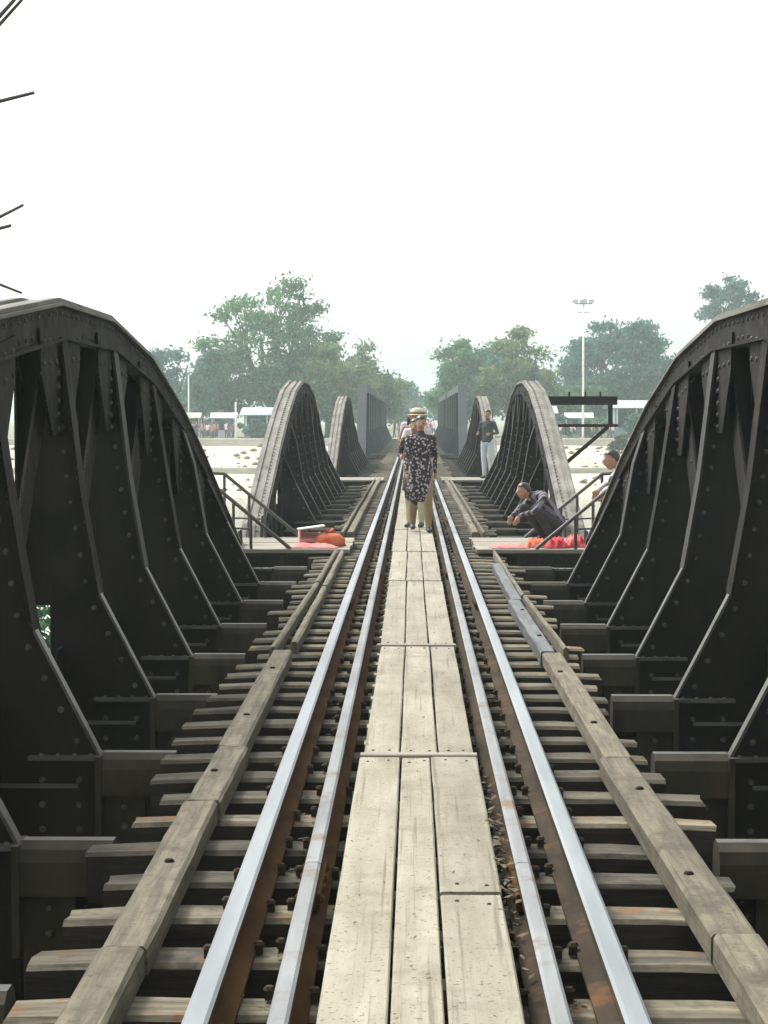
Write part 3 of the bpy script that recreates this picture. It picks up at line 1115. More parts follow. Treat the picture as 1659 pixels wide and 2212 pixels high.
for k in range(260):
    yy = l_r.gauss(6.4, 0.7)
    litter(min(0.325, l_r.gauss(0.285, 0.022)), yy, -0.03 if l_r.random() < 0.5 else -0.10, l_r.uniform(0.008, 0.022))
for k in range(500):
    yy = 4 + 20 * l_r.random() ** 1.6
    x = l_r.choice((-0.43, -0.44, -0.29, 0.44, 0.45, 0.30)) + l_r.uniform(-.05, .05)
    n = min(near_sl, key=lambda q: abs(q - yy))
    litter(x, n + l_r.uniform(-.09, .09), -0.126, l_r.uniform(0.006, 0.018))
for k in range(420):
    litter(l_r.uniform(-.23, .25), 4 + 16 * l_r.random(), -0.019, l_r.uniform(0.003, 0.010))
tag(lt.build('leaf_litter', 'debris'), 'dry leaf litter and grit between the planks and rails', 'litter', kind='stuff')

# ------------------------------------------------------------------ refuge platforms at the first two piers


def platform(py, side, label, full=True):
    root = empty('refuge_platform', (0, py, 0))
    tag(root, label, 'platform', 'timber refuge platforms over the piers')
    s = side
    y0, y1 = -2.40, -0.30
    nb = 9
    for k in range(nb):
        a = y0 + (y1 - y0) * k / nb
        b = y0 + (y1 - y0) * (k + 1) / nb - 0.014
        m = MB()
        xa, xb = sorted((0.72 * s + rng.uniform(-.02, .02), 2.95 * s))
        m.bevel_box(xa, xb, a, b, -0.098 + rng.uniform(-.003, .003), -0.052 + rng.uniform(-.004, .004), 0.005, long='x')
        m.build('plank', 'platform_wood', root)
    # joists and fascia
    xa, xb = sorted((1.2 * s, 2.95 * s))
    for yy in (y0 + 0.06, (y0 + y1) / 2, y1 - 0.06):
        j = MB()
        j.box(xa, xb, yy - 0.05, yy + 0.05, -0.26, -0.102)
        j.build('joist', 'steel', root)
    j = MB()
    j.box(xa, xb, y0 - 0.035, y0 - 0.004, -0.62, -0.115)
    j.build('fascia', 'steel', root)
    if full:
        # two sloping handrails with posts, climbing outwards beside the truss ends
        for yy in (y0 + 0.03, y1 - 0.03):
            h = MB()
            h.tube([(1.405 * s, yy, -0.05), (2.37 * s, yy, 0.75), (2.93 * s, yy, 0.78)], 0.022, 8)
            h.build('handrail', 'handrail', root)
            for x in (1.86, 2.06, 2.37, 2.9):
                p = MB()
                z1 = -0.05 + (x - 1.405) * 0.829 if x < 2.37 else 0.76
                p.tube([(x * s, yy, -0.06), (x * s, yy, z1)], 0.018, 8)
                p.build('post', 'handrail', root)
            p = MB()
            p.tube([(1.88 * s, yy, 0.18), (2.9 * s, yy, 0.22)], 0.012, 6)
            p.build('mid_rail', 'handrail', root)
    return root


P0 = PIERS[0]
platform(P0, -1, 'timber platform with sloping black handrails holding the pink box and orange bundle')
platform(P0, 1, 'timber platform with sloping black handrails spread with red cloth')
platform(PIERS[1], -1, 'small pale timber platform at the second pier, bare and left of the track', False)
platform(PIERS[1], 1, 'small pale timber platform at the second pier, where a person stands', False)

# ------------------------------------------------------------------ goods on the platforms


def cloth_heap(name, cx, cy, lx, ly, hgt, seed, mname, z0=-0.047, nx_=22, ny_=14, fringe=0.0):
    """a rumpled cloth: a thick, folded sheet lying on the boards"""
    r_ = np.random.RandomState(seed)
    ph = r_.uniform(0, 6.28, 8)
    v, f = [], []
    for j in range(ny_ + 1):
        for i in range(nx_ + 1):
            u, w = i / nx_, j / ny_
            x = (u - .5) * lx * (1 + 0.06 * math.sin(9 * w + ph[0]))
            y = (w - .5) * ly * (1 + 0.08 * math.sin(7 * u + ph[1]))
            e = min(1.0, 5 * min(u, 1 - u, w, 1 - w))
            z = hgt * e * (0.25 + 0.35 * abs(math.sin(11 * u + 4 * w + ph[2])) + 0.30 * abs(math.sin(7 * w - 9 * u + ph[3])) + 0.2 * abs(math.sin(23 * u + 15 * w + ph[4])))
            v.append((x, y, max(0.004, z)))
    n = (nx_ + 1) * (ny_ + 1)
    v += [(a, b, 0.0) for a, b, c in v]
    for j in range(ny_):
        for i in range(nx_):
            a = j * (nx_ + 1) + i
            q = (a, a + 1, a + nx_ + 2, a + nx_ + 1)
            f.append(q)
            f.append(tuple(reversed([k + n for k in q])))
    edge = [i for i in range(nx_ + 1)] + [(j + 1) * (nx_ + 1) - 1 for j in range(1, ny_ + 1)] + \
           [ny_ * (nx_ + 1) + i for i in range(nx_ - 1, -1, -1)] + [j * (nx_ + 1) for j in range(ny_ - 1, 0, -1)]
    for k in range(len(edge)):
        a, b = edge[k], edge[(k + 1) % len(edge)]
        f.append((b, a, a + n, b + n))
    m = MB()
    m.add(v, f)
    o = m.build(name, mname, None, True)
    o.location = (cx, cy, z0)
    return o


tag(cloth_heap('cloth_spread', 1.12, P0 - 2.1, 0.46, 0.40, 0.045, 3, 'pink_cloth'), 'faded pink cloth on the platform next to the running rail', 'cloth')
tag(cloth_heap('cloth_spread', 1.44, P0 - 2.0, 0.26, 0.34, 0.10, 4, 'orange_cloth'), 'orange cloth folded before the squatting person', 'cloth')
tag(cloth_heap('cloth_spread', 1.66, P0 - 2.08, 0.28, 0.40, 0.12, 5, 'red_cloth'), 'bright red rumpled cloth where the handrail meets the platform', 'cloth')
tag(cloth_heap('cloth_spread', 1.90, P0 - 1.9, 0.24, 0.44, 0.13, 8, 'red_cloth'), 'red and pink cloth between the two handrail feet', 'cloth')
tag(cloth_heap('cloth_spread', 2.15, P0 - 2.05, 0.22, 0.40, 0.10, 10, 'pink_cloth'), 'pink cloth at the truss side of the platform', 'cloth')
tag(cloth_heap('cloth_spread', -1.17, P0 - 2.1, 0.60, 0.42, 0.05, 13, 'pink_cloth'), 'flat pink cloth under the pink box and orange bundle', 'cloth')

bx = empty('vendor_box', (-1.21, P0 - 1.9, -0.045), 0.15)
tag(bx, 'open pale pink box tilted on the platform beside the orange bundle', 'box')
m = MB()
m.box(-0.13, 0.13, -0.10, 0.10, 0.0, 0.02)
m.box(-0.13, -0.115, -0.10, 0.10, 0.021, 0.19)
m.box(0.115, 0.13, -0.10, 0.10, 0.021, 0.11)
m.box(-0.114, 0.114, 0.085, 0.10, 0.021, 0.15)
m.box(-0.114, 0.114, -0.10, -0.085, 0.021, 0.09)
m.build('box_body', 'box_pink', bx)
m = MB()
m.bar((-0.14, 0, 0.195), (0.17, 0, 0.235), 0.24, 0.014, (0, 1, 0))
m.build('lid', 'cloth_white', bx)
m = MB()
m.bar((-0.05, -0.102, 0.035), (0.08, -0.102, 0.035), 0.004, 0.03, (0, 1, 0))
m.build('label_panel', 'red_cloth', bx)


def bundle(name, loc, r, mname, seed, knot=True):
    root = empty(name, loc)
    m = MB()
    r_ = random.Random(seed)
    n, k = 14, 9
    rings = []
    for i in range(k):
        t = i / (k - 1)
        zz = math.sin(t * math.pi / 2) ** 0.8
        rr = (math.cos(t * math.pi / 2) ** 0.55) if i < k - 1 else 0.05
        rings.append([((rr * (1 + 0.10 * math.sin(3 * a * 6.283 / n + seed) + r_.uniform(-.07, .07))) * r * 1.2 * math.cos(6.283 * a / n),
                       (rr * (1 + 0.10 * math.sin(5 * a * 6.283 / n) + r_.uniform(-.07, .07))) * r * math.sin(6.283 * a / n),
                       zz * r * 1.0) for a in range(n)])
    v = [p for q in rings for p in q]
    f = []
    for i in range(k - 1):
        for a in range(n):
            f.append((i * n + a, i * n + (a + 1) % n, (i + 1) * n + (a + 1) % n, (i + 1) * n + a))
    f += [tuple(reversed(range(n))), tuple(range((k - 1) * n, k * n))]
    m.add(v, f)
    m.build('sack', mname, root, True)
    if knot:
        q = MB()
        q.tube([(0, 0, r * 0.95), (r * .12, 0, r * 1.12), (r * .35, 0.02, r * 1.2)], [r * .14, r * .12, r * .2], 8)
        q.tube([(0, 0, r * 0.95), (-r * .12, 0, r * 1.12), (-r * .3, -0.02, r * 1.22)], [r * .14, r * .12, r * .18], 8)
        q.build('knot', mname, root, True)
    return root


tag(bundle('cloth_bundle', (-0.985, P0 - 1.95, -0.045), 0.15, 'orange_cloth', 2), 'knotted orange cloth bundle on the platform nearer the rail', 'bundle')
tag(bundle('cloth_bundle', (-1.08, P0 - 1.62, -0.05), 0.11, 'cloth_brown', 6), 'small brown bundle behind the orange bundle', 'bundle')
# a steel bracket frame outside the second span's truss (upper beam, post, lower beam, strut)
br_ = empty('bracket_frame', (0, 38.2, 0))
tag(br_, 'black steel bracket frame sticking out beyond the second arch, with strut', 'bracket')
m = MB()
m.box(2.52, 4.20, -0.09, 0.09, 1.72, 1.87)
m.box(2.52, 4.20, -0.12, 0.12, 1.872, 1.895)
m.build('top_beam', 'steel', br_)
m = MB()
m.box(2.52, 4.22, -0.07, 0.07, 1.265, 1.325)
m.build('lower_beam', 'steel', br_)
m = MB()
m.box(4.02, 4.11, -0.05, 0.05, 1.326, 1.719)
m.build('post', 'steel', br_)
m = MB()
m.bar((2.50, 0, -0.05), (4.02, 0, 1.27), 0.06, 0.075, (0, 1, 0))
m.build('strut', 'steel', br_)
for x in (3.22, 3.55, 3.86):
    m = MB()
    m.tube([(x, 0, 1.893), (x, 0, 1.99)], 0.02, 6)
    m.build('stub', 'steel', br_)

# ------------------------------------------------------------------ people


def person_mesh(name, pose, cols, voxel, tunic=False, long_sleeve=False, skirt=False, arm='down', lean=0.0):
    """one continuous body (remeshed union of lofted limbs), faces coloured by the limb they belong to; faces -y, 1.70 m tall"""
    V = Vector
    prims = []                                            # (tag, pts, radii)

    def P(tag_, pts, rad):
        prims.append((tag_, [V(p) for p in pts], rad))
    hipz, sh = 0.92, 1.40
    if pose == 'squat':
        pel = V((0, 0.16, 0.27))
        wai = V((0, 0.10, 0.42))
        che = V((0, -0.08, 0.60))
        nec = V((0, -0.26, 0.68))
        hd = V((0, -0.37, 0.745))
        hips = {s: V((0.10 * s, 0.14, 0.25)) for s in (-1, 1)}
        knees = {s: V((0.17 * s, -0.27, 0.50)) for s in (-1, 1)}
        ank = {s: V((0.13 * s, 0.02, 0.09)) for s in (-1, 1)}
        shl = {s: V((0.18 * s, -0.14, 0.63)) for s in (-1, 1)}
        elb = {s: V((0.25 * s, -0.32, 0.46)) for s in (-1, 1)}
        wri = {s: V((0.10 * s, -0.48, 0.40)) for s in (-1, 1)}
        hdir = V((0, -0.5, -0.85))
    else:
        pel = V((0, 0.0, 0.94))
        wai = V((0, 0.0, 1.08))
        che = V((0, 0.0, 1.28))
        nec = V((0, 0.01, 1.45))
        hd = V((0, -0.01, 1.585))
        hips = {s: V((0.09 * s, 0, 0.90)) for s in (-1, 1)}
        st = 0.16 if pose == 'walk' else 0.0
        knees = {s: V((0.10 * s, -0.02 - st * 0.55 * s - (0.03 if pose == 'walk' else 0), 0.49)) for s in (-1, 1)}
        ank = {s: V((0.10 * s, 0.02 - st * s, 0.09 + (0.03 if pose == 'walk' and s < 0 else 0))) for s in (-1, 1)}
        shl = {s: V((0.170 * s, 0, 1.365)) for s in (-1, 1)}
        if arm == 'camera':
            elb = {s: V((0.25 * s, -0.08, 1.15)) for s in (-1, 1)}
            wri = {s: V((0.09 * s, -0.26, 1.28)) for s in (-1, 1)}
            hdir = V((0, -0.5, 0.8))
        elif arm == 'bent':
            elb = {s: V((0.26 * s, 0.03, 1.13)) for s in (-1, 1)}
            wri = {s: V((0.15 * s, -0.20, 1.10)) for s in (-1, 1)}
            hdir = V((0, -0.9, 0.0))
        else:
            elb = {s: V((0.22 * s, 0.03 + 0.06 * s * (st > 0), 1.12)) for s in (-1, 1)}
            wri = {s: V((0.225 * s, -0.04 + 0.14 * s * (st > 0), 0.88)) for s in (-1, 1)}
            hdir = V((0, -0.1, -1))
    # torso
    P('top', [pel, wai, che, (che + nec) / 2 + V((0, 0, .02)), nec], [(0.165, 0.115), (0.145, 0.10), (0.165, 0.115), (0.115, 0.085), (0.055, 0.055)])
    for s in (-1, 1):
        P('top', [che + V((0.05 * s, 0, 0.07)), shl[s]], [0.085, 0.062])
    P('bottom', [pel + V((0, 0, 0.03)), pel - V((0, 0, 0.07))], [(0.168, 0.12), (0.17, 0.12)])
    if tunic:
        P('top', [wai, pel, pel - V((0, 0, 0.22)), pel - V((0, 0, 0.36))], [(0.15, 0.11), (0.18, 0.135), (0.20, 0.15), (0.215, 0.16)])
    if skirt:
        P('bottom', [pel, pel - V((0, 0, 0.25)), pel - V((0, 0, 0.50))], [(0.17, 0.12), (0.20, 0.16), (0.22, 0.18)])
    for s in (-1, 1):
        P('bottom', [hips[s], (hips[s] + knees[s]) / 2, knees[s]], [0.092, 0.085, 0.064])
        P('skin' if skirt else 'bottom', [knees[s], knees[s] * 0.62 + ank[s] * 0.38 + V((0, 0.015, 0)), ank[s]], [0.064, 0.064, 0.048])
        a = ank[s]
        P('shoe', [a + V((0, 0.05, -0.05)), a + V((0, -0.04, -0.045)), a + V((0.01 * s, -0.15, -0.062))], [(0.036, 0.038), (0.043, 0.042), (0.04, 0.026)])
        P('top', [shl[s], (shl[s] + elb[s]) / 2], [0.058, 0.052])
        P('top' if long_sleeve else 'skin', [(shl[s] + elb[s]) / 2, elb[s]], [0.046 if not long_sleeve else 0.05, 0.040])
        P('top' if long_sleeve else 'skin', [elb[s], wri[s]], [0.041, 0.029])
        # hand: palm, four fingers, thumb
        w = wri[s]
        d = hdir.normalized()
        side = V((s, 0, 0))
        acr = d.cross(side).normalized()
        pl = w + d * 0.09
        P('skin', [w, w + d * 0.05, pl], [(0.026, 0.026), (0.03, 0.036), (0.026, 0.038)])
        for k in range(4):
            off = acr * (-0.028 + 0.0187 * k)
            L = (0.066, 0.078, 0.074, 0.058)[k]
            P('skin', [pl + off - d * 0.012, pl + off + d * L * 0.55 - side * 0.006, pl + off + d * L * 0.95 - side * 0.026], [0.0105, 0.0095, 0.008])
        P('skin', [w + d * 0.03 - acr * 0.02, w + d * 0.065 - acr * 0.05 - side * 0.01, w + d * 0.095 - acr * 0.056 - side * 0.02], [0.013, 0.011, 0.009])
    # neck and head
    fwd = V((0, -1, 0))
    P('skin', [nec - V((0, 0, 0.03)), nec + (hd - nec) * 0.5], [0.055, 0.05])
    P('skin', [hd + V((0, 0.0, -0.088)), hd + V((0, -0.015, -0.05)), hd, hd + V((0, 0.005, 0.05)), hd + V((0, 0.008, 0.095)), hd + V((0, 0.008, 0.112))],
      [(0.035, 0.045), (0.058, 0.075), (0.072, 0.092), (0.074, 0.094), (0.055, 0.07), (0.02, 0.025)])
    P('skin', [hd + V((0, -0.08, 0.015)), hd + V((0, -0.105, -0.022)), hd + V((0, -0.09, -0.03))], [0.010, 0.015, 0.012])
    for s in (-1, 1):
        P('skin', [hd + V((0.070 * s, 0.005, 0.022)), hd + V((0.080 * s, 0.012, 0.0)), hd + V((0.072 * s, 0.008, -0.03))], [0.012, 0.016, 0.009])
    mb = MB()
    for t_, pts, rad in prims:
        mb.tube(pts, rad, 10)
        for p, r_ in ((pts[0], rad[0]), (pts[-1], rad[-1])):
            rr = r_ if not isinstance(r_, tuple) else min(r_)
            if rr > 0.03:
                # round the cut ends
                q = MB()
                mb.tube([p - V((0, 0, rr * 0.85)), p - V((0, 0, rr * .5)), p, p + V((0, 0, rr * .5)), p + V((0, 0, rr * 0.85))],
                        [rr * 0.5, rr * 0.86, rr, rr * 0.86, rr * 0.5], 8)
    me = mb.mesh('tmp_body', ['skin'])
    ob = bpy.data.objects.new('tmp_body', me)
    C.objects.link(ob)
    rm = ob.modifiers.new('r', 'REMESH')
    rm.mode = 'VOXEL'
    rm.voxel_size = voxel
    sm = ob.modifiers.new('s', 'SMOOTH')
    sm.factor = 0.5
    sm.iterations = 2
    dg = bpy.context.evaluated_depsgraph_get()
    dg.update()
    out = bpy.data.meshes.new_from_object(ob.evaluated_get(dg))
    bpy.data.objects.remove(ob)
    out.name = name
    # colour faces by the nearest limb
    tags_ = ['skin', 'top', 'bottom', 'shoe']
    out.materials.clear()
    for t_ in tags_:
        out.materials.append(MATS[cols.get(t_, t_)])
    n = len(out.polygons)
    cen = np.empty(n * 3)
    out.polygons.foreach_get('center', cen)
    cen = cen.reshape(-1, 3)
    best = np.full(n, 1e9)
    lab = np.zeros(n, int)
    for t_, pts, rad in prims:
        for i in range(len(pts) - 1):
            a, b = np.array(pts[i]), np.array(pts[i + 1])
            ab_ = b - a
            tt = np.clip(((cen - a) @ ab_) / max(1e-9, ab_ @ ab_), 0, 1)
            dist = np.linalg.norm(cen - (a + tt[:, None] * ab_), axis=1)
            g = lambda r_: (max(r_) + min(r_)) / 2 if isinstance(r_, tuple) else r_
            rr = g(rad[i]) * (1 - tt) + g(rad[i + 1]) * tt
            sc_ = dist - rr
            if t_ == 'top':
                sc_ = sc_ - 0.012
            m_ = sc_ < best
            best[m_] = sc_[m_]
            lab[m_] = tags_.index(t_)
    out.polygons.foreach_set('material_index', lab)
    out.polygons.foreach_set('use_smooth', [True] * n)
    out.update()
    return out, hd


def hair_mesh(hd, style):
    m = MB()
    c = Vector(hd) + Vector((0, 0.012, 0.022))
    n, k = 14, 8
    v, f = [], []
    for i in range(k):
        t = i / (k - 1)
        phi = t * math.pi * 0.60
        for a in range(n):
            th = 6.283 * a / n
            fr = -math.sin(th)                 # +1 towards the face
            ph_ = phi * (0.62 if fr > 0.35 else 1.0)
            r = 1.0 + 0.03 * math.sin(5 * th + i)
            v.append((c.x + 0.086 * r * math.sin(ph_) * math.cos(th), c.y + 0.108 * r * math.sin(ph_) * math.sin(th), c.z + 0.105 * math.cos(ph_)))
    for i in range(k - 1):
        for a in range(n):
            f.append((i * n + a, i * n + (a + 1) % n, (i + 1) * n + (a + 1) % n, (i + 1) * n + a))
    f.append(tuple(range((k - 1) * n, k * n)))
    m.add(v, f)
    if style == 'long':
        m.tube([c + Vector((0, 0.06, 0.02)), c + Vector((0, 0.085, -0.08)), c + Vector((0, 0.085, -0.18)), c + Vector((0, 0.075, -0.24))],
               [(0.07, 0.04), (0.085, 0.045), (0.08, 0.035), (0.05, 0.02)], 10)
    if style == 'bun':
        m.tube([c + Vector((0, 0.09, 0.03)), c + Vector((0, 0.12, 0.03)), c + Vector((0, 0.15, 0.03))], [0.02, 0.042, 0.02], 8)
    return m.mesh('hair', 'hair', True)


def person(label, x, y, z, h, rz, cols, pose='stand', hair='short', voxel=0.011, group=None, **kw):
    root = empty('person', (x, y, z), rz)
    k = h / 1.70
    root.scale = (k, k, k)
    tag(root, label, 'person', group)
    me, hd = person_mesh('body', pose, cols, voxel, **kw)
    link('body', me, root)
    link('hair', hair_mesh(hd, hair), root)
    for s in (-1, 1):
        e = MB()
        e.rivet((hd.x + 0.030 * s, hd.y - 0.088, hd.z + 0.004), (0, -1, 0), 0.011)
        e.build('eye', 'eye_dark', root)
    e = MB()
    e.tube([(hd.x - 0.024, hd.y - 0.082, hd.z - 0.055), (hd.x, hd.y - 0.089, hd.z - 0.055), (hd.x + 0.024, hd.y - 0.082, hd.z - 0.055)], [0.004, 0.007, 0.004], 6)
    e.build('mouth', 'lips', root)
    return root


PZ = -0.02
GRP = 'visitors walking along the planks'
person('person in dark white-spotted tunic and brown trousers at the front of the group', 0.10, 23.9, PZ, 1.50, 0.1,
       {'top': 'cloth_spots', 'bottom': 'cloth_brown', 'shoe': 'shoe'}, 'walk', 'short', 0.010, GRP, tunic=True, long_sleeve=True)
person('person in plum flecked blouse and cream trousers just behind the spotted tunic', 0.03, 24.9, PZ, 1.46, -0.25,
       {'top': 'cloth_spots_small', 'bottom': 'cloth_cream', 'shoe': 'shoe'}, 'stand', 'long', 0.010, GRP, tunic=True, long_sleeve=True, arm='bent')
hat_p = person('person in white shirt and pale sun hat with hands raised to the chest', 0.07, 27.2, PZ, 1.58, 0.0,
       {'top': 'cloth_white', 'bottom': 'cloth_dark', 'shoe': 'shoe'}, 'stand', 'short', 0.012, GRP, arm='camera')
m = MB()
m.tube([(0, 0.0, 1.625), (0, 0.0, 1.632), (0, 0.0, 1.645)], [0.17, 0.175, 0.12], 16)
m.tube([(0, 0.005, 1.64), (0, 0.005, 1.69), (0, 0.005, 1.73), (0, 0.005, 1.745)], [0.118, 0.112, 0.09, 0.04], 14)
m.build('sun_hat', 'cloth_cream', hat_p, True)
m = MB()
m.tube([(0, 0.005, 1.647), (0, 0.005, 1.672)], [0.121, 0.118], 14)
m.build('hat_band', 'cloth_dark', hat_p, True)
person('person in dusty pink blouse half hidden behind the group', 0.0, 33.0, PZ, 1.60, 0.4,
       {'top': 'cloth_pink', 'bottom': 'cloth_navy', 'shoe': 'shoe'}, 'stand', 'long', 0.012, GRP, arm='bent')
person('person in plum top near the guard rail, half hidden behind the group', 0.13, 29.8, PZ, 1.54, -0.5,
       {'top': 'cloth_plum', 'bottom': 'cloth_dark', 'shoe': 'shoe'}, 'walk', 'bun', 0.012, GRP, long_sleeve=True)
person('person in pale blue shirt walking away at the back of the group', -0.02, 38.0, PZ, 1.66, 3.1,
       {'top': 'cloth_paleblue', 'bottom': 'cloth_dark', 'shoe': 'shoe'}, 'walk', 'short', 0.013, GRP)
person('person in dark green jacket and white trousers standing by the third arch', 1.86, 45.9, -0.045, 1.70, -0.5,
       {'top': 'cloth_green', 'bottom': 'cloth_paleblue', 'shoe': 'shoe'}, 'stand', 'short', 0.013, None, arm='bent', long_sleeve=True)
person('squatting person in striped lavender shirt and dark trousers on the red platform', 1.60, P0 - 1.25, -0.045, 1.42, -1.15,
       {'top': 'cloth_stripes', 'bottom': 'cloth_dark', 'shoe': 'shoe'}, 'squat', 'short', 0.010, None, long_sleeve=True)

cr = empty('wooden_crate', (2.80, P0 - 0.95, -0.048))
tag(cr, 'low wooden crate under the crouching person in white', 'crate')
for sy_ in (-0.24, 0.24):
    for k in range(2):
        m = MB()
        m.bevel_box(-0.3, 0.3, sy_ - 0.012, sy_ + 0.012, 0.02 + 0.10 * k, 0.105 + 0.10 * k, 0.003, long='x')
        m.build('slat', 'platform_wood', cr)
for k in range(5):
    m = MB()
    m.bevel_box(-0.3 + 0.122 * k, -0.3 + 0.112 + 0.122 * k, -0.252, 0.252, 0.206, 0.226, 0.003)
    m.build('slat', 'platform_wood', cr)
person('person in white shirt crouching by the outer handrail, half hidden by the truss', 2.76, P0 - 1.0, 0.18, 1.74, -1.3,
       {'top': 'cloth_white', 'bottom': 'cloth_navy', 'shoe': 'shoe'}, 'squat', 'short', 0.011, None, long_sleeve=True)

# the crowd on the far bank: small figures sharing three bodies
CB = []
for kw in ({'pose': 'stand'}, {'pose': 'walk'}, {'pose': 'stand', 'skirt': True, 'arm': 'bent'}):
    pose = kw.pop('pose')
    me, hd = person_mesh('body', pose, {'top': 'crowd_white', 'bottom': 'crowd_bottom'}, 0.03, **kw)
    CB.append((me, hair_mesh(hd, 'long' if kw.get('skirt') else 'short')))
c_r = random.Random(31)


ORD = ['leftmost', 'second from left', 'third from left', 'fourth from left', 'fifth from left', 'sixth from left', 'seventh from left', 'eighth from left']


def crowd(x0, x1, y0, y1, n, where, group):
    names = list(CROWD)
    spots = sorted((c_r.uniform(x0, x1), c_r.uniform(y0, y1), names[k % len(names)]) for k in range(n))
    seen = {k: 0 for k in names}
    for xx, yy, col in spots:
        me, hm = CB[c_r.randrange(3)]
        r = empty('person', (xx, yy, float(np.interp(yy, [p[0] for p in prof], [p[1] for p in prof]))), c_r.uniform(0, 6.28))
        if abs(xx) < 2.6 and yy < 172:
            r.location.z = -0.335
        s = c_r.uniform(0.88, 1.02)
        r.scale = (s, s, s)
        tot = sum(1 for q in spots if q[2] == col)
        label = ('visitor %s, ' % where) + ('the one in a %s top' % col if tot == 1 else '%s in a %s top' % (ORD[seen[col]], col))
        seen[col] += 1
        tag(r, label, 'person', group)
        b = link('body', me, r)
        b.material_slots[1].link = 'OBJECT'
        b.material_slots[1].material = MATS['crowd_' + col]
        link('hair', hm, r)


crowd(-21.5, -16.6, 168.5, 174, 34, 'in far crowd by white poles', 'crowd on the far bank left of the bridge')
crowd(13.2, 18.5, 169, 174, 9, 'behind the bracket frame', 'visitors on the far bank behind the bracket frame')
crowd(-2.0, 2.0, 158, 171, 10, 'where the track meets the far bank', 'visitors at the far end of the track')

# ------------------------------------------------------------------ far bank: sheds, poles, lamp
def shed(x0, x1, y0, y1, zt, label, open_front=False):
    root = empty('shed', ((x0 + x1) / 2, (y0 + y1) / 2, -0.55))
    w, d, h = (x1 - x0) / 2, (y1 - y0) / 2, zt + 0.55
    m = MB()
    m.box(-w, w, d - 0.12, d, 0, h - 0.3)
    m.box(-w, -w + 0.12, -d, d - 0.121, 0, h - 0.3)
    m.box(w - 0.12, w, -d, d - 0.121, 0, h - 0.3)
    m.box(-w + 0.121, w - 0.121, -d, -d + 0.1, 0, 1.05)
    m.build('wall', 'shed_wall', root)
    r = MB()
    r.prism_x([(-d - 0.5, h - 0.36), (0, h + 0.35), (d + 0.5, h - 0.36), (d + 0.5, h - 0.28), (0, h + 0.43), (-d - 0.5, h - 0.28)], -w - 0.4, w + 0.4)
    r.build('roof', 'shed_roof', root)
    n = max(2, int((x1 - x0) / 1.6))
    for k in range(n + 1):
        p = MB()
        xx = -w + 0.2 + (2 * w - 0.4) * k / n
        p.box(xx - 0.06, xx + 0.06, -d + 0.001, -d + 0.12, 1.052, h - 0.37)
        p.build('post', 'pole_white', root)
    for k in range(n):
        p = MB()
        xa = -w + 0.3 + (2 * w - 0.4) * k / n
        xb = xa + (2 * w - 0.4) / n - 0.2
        p.box(xa, xb, d - 0.15, d - 0.122, 1.1, h - 0.7)
        p.build('window', 'shed_dark', root)
    tag(root, label, 'shed')


shed(-15.8, -9.5, 174, 180, 2.05, 'low blue green shed with pale roof left of the bridge end')
shed(18.9, 26.5, 173, 180, 2.7, 'blue green shed with pale roof right of the bracket frame')
shed(11.8, 13.6, 178, 182, 2.2, 'small pale-roofed shed beyond the second right arch')


def pole(x, y, z0, z1, r, label, lamps=False):
    root = empty('lamp_post' if lamps else 'pole', (x, y, z0))
    m = MB()
    m.tube([(0, 0, 0), (0, 0, (z1 - z0) * 0.5), (0, 0, z1 - z0)], [r, r * 0.85, r * 0.65], 10)
    m.build('shaft', 'pole_white', root, True)
    m = MB()
    m.tube([(0, 0, 0), (0, 0, 0.3)], [r * 2.2, r * 1.6], 10)
    m.build('base', 'concrete', root)
    if lamps:
        h = z1 - z0
        m = MB()
        m.tube([(-0.75, 0, h + 0.05), (0.75, 0, h + 0.05)], 0.05, 8)
        m.tube([(0, -0.5, h - 0.12), (0, 0.5, h - 0.12)], 0.05, 8)
        m.tube([(-0.55, 0, h - 0.75), (0.55, 0, h - 0.75)], 0.03, 8)
        m.build('cross_arm', 'lamp_grey', root)
        for xx, yy in ((-0.72, 0), (0.72, 0), (0.05, -0.5), (-0.05, 0.5)):
            l = MB()
            c = Vector((xx, yy, h + 0.22))
            l.bar(c + Vector((-0.2, 0, 0.02)), c + Vector((0.2, 0, 0.02)), 0.18, 0.32, (0, 1, 0))
            lo = l.build('floodlight', 'lamp_grey', root)
            g = MB()
            g.bar(c + Vector((-0.17, -0.10, -0.0)), c + Vector((0.17, -0.10, -0.0)), 0.014, 0.26, (0, 1, 0))
            g.build('lens', 'lamp_glass', lo)
    tag(root, label, 'lamp post' if lamps else 'pole')


pole(15.45, 168, -0.55, 11.7, 0.11, 'tall white floodlight mast standing before the round dark tree', True)
pole(-20.4, 169, -0.55, 5.4, 0.08, 'short white pole by the crowd beneath the leftmost tree')
pole(-16.0, 168, -0.55, 2.9, 0.11, 'white post between the crowd and the low shed')

# ------------------------------------------------------------------ trees


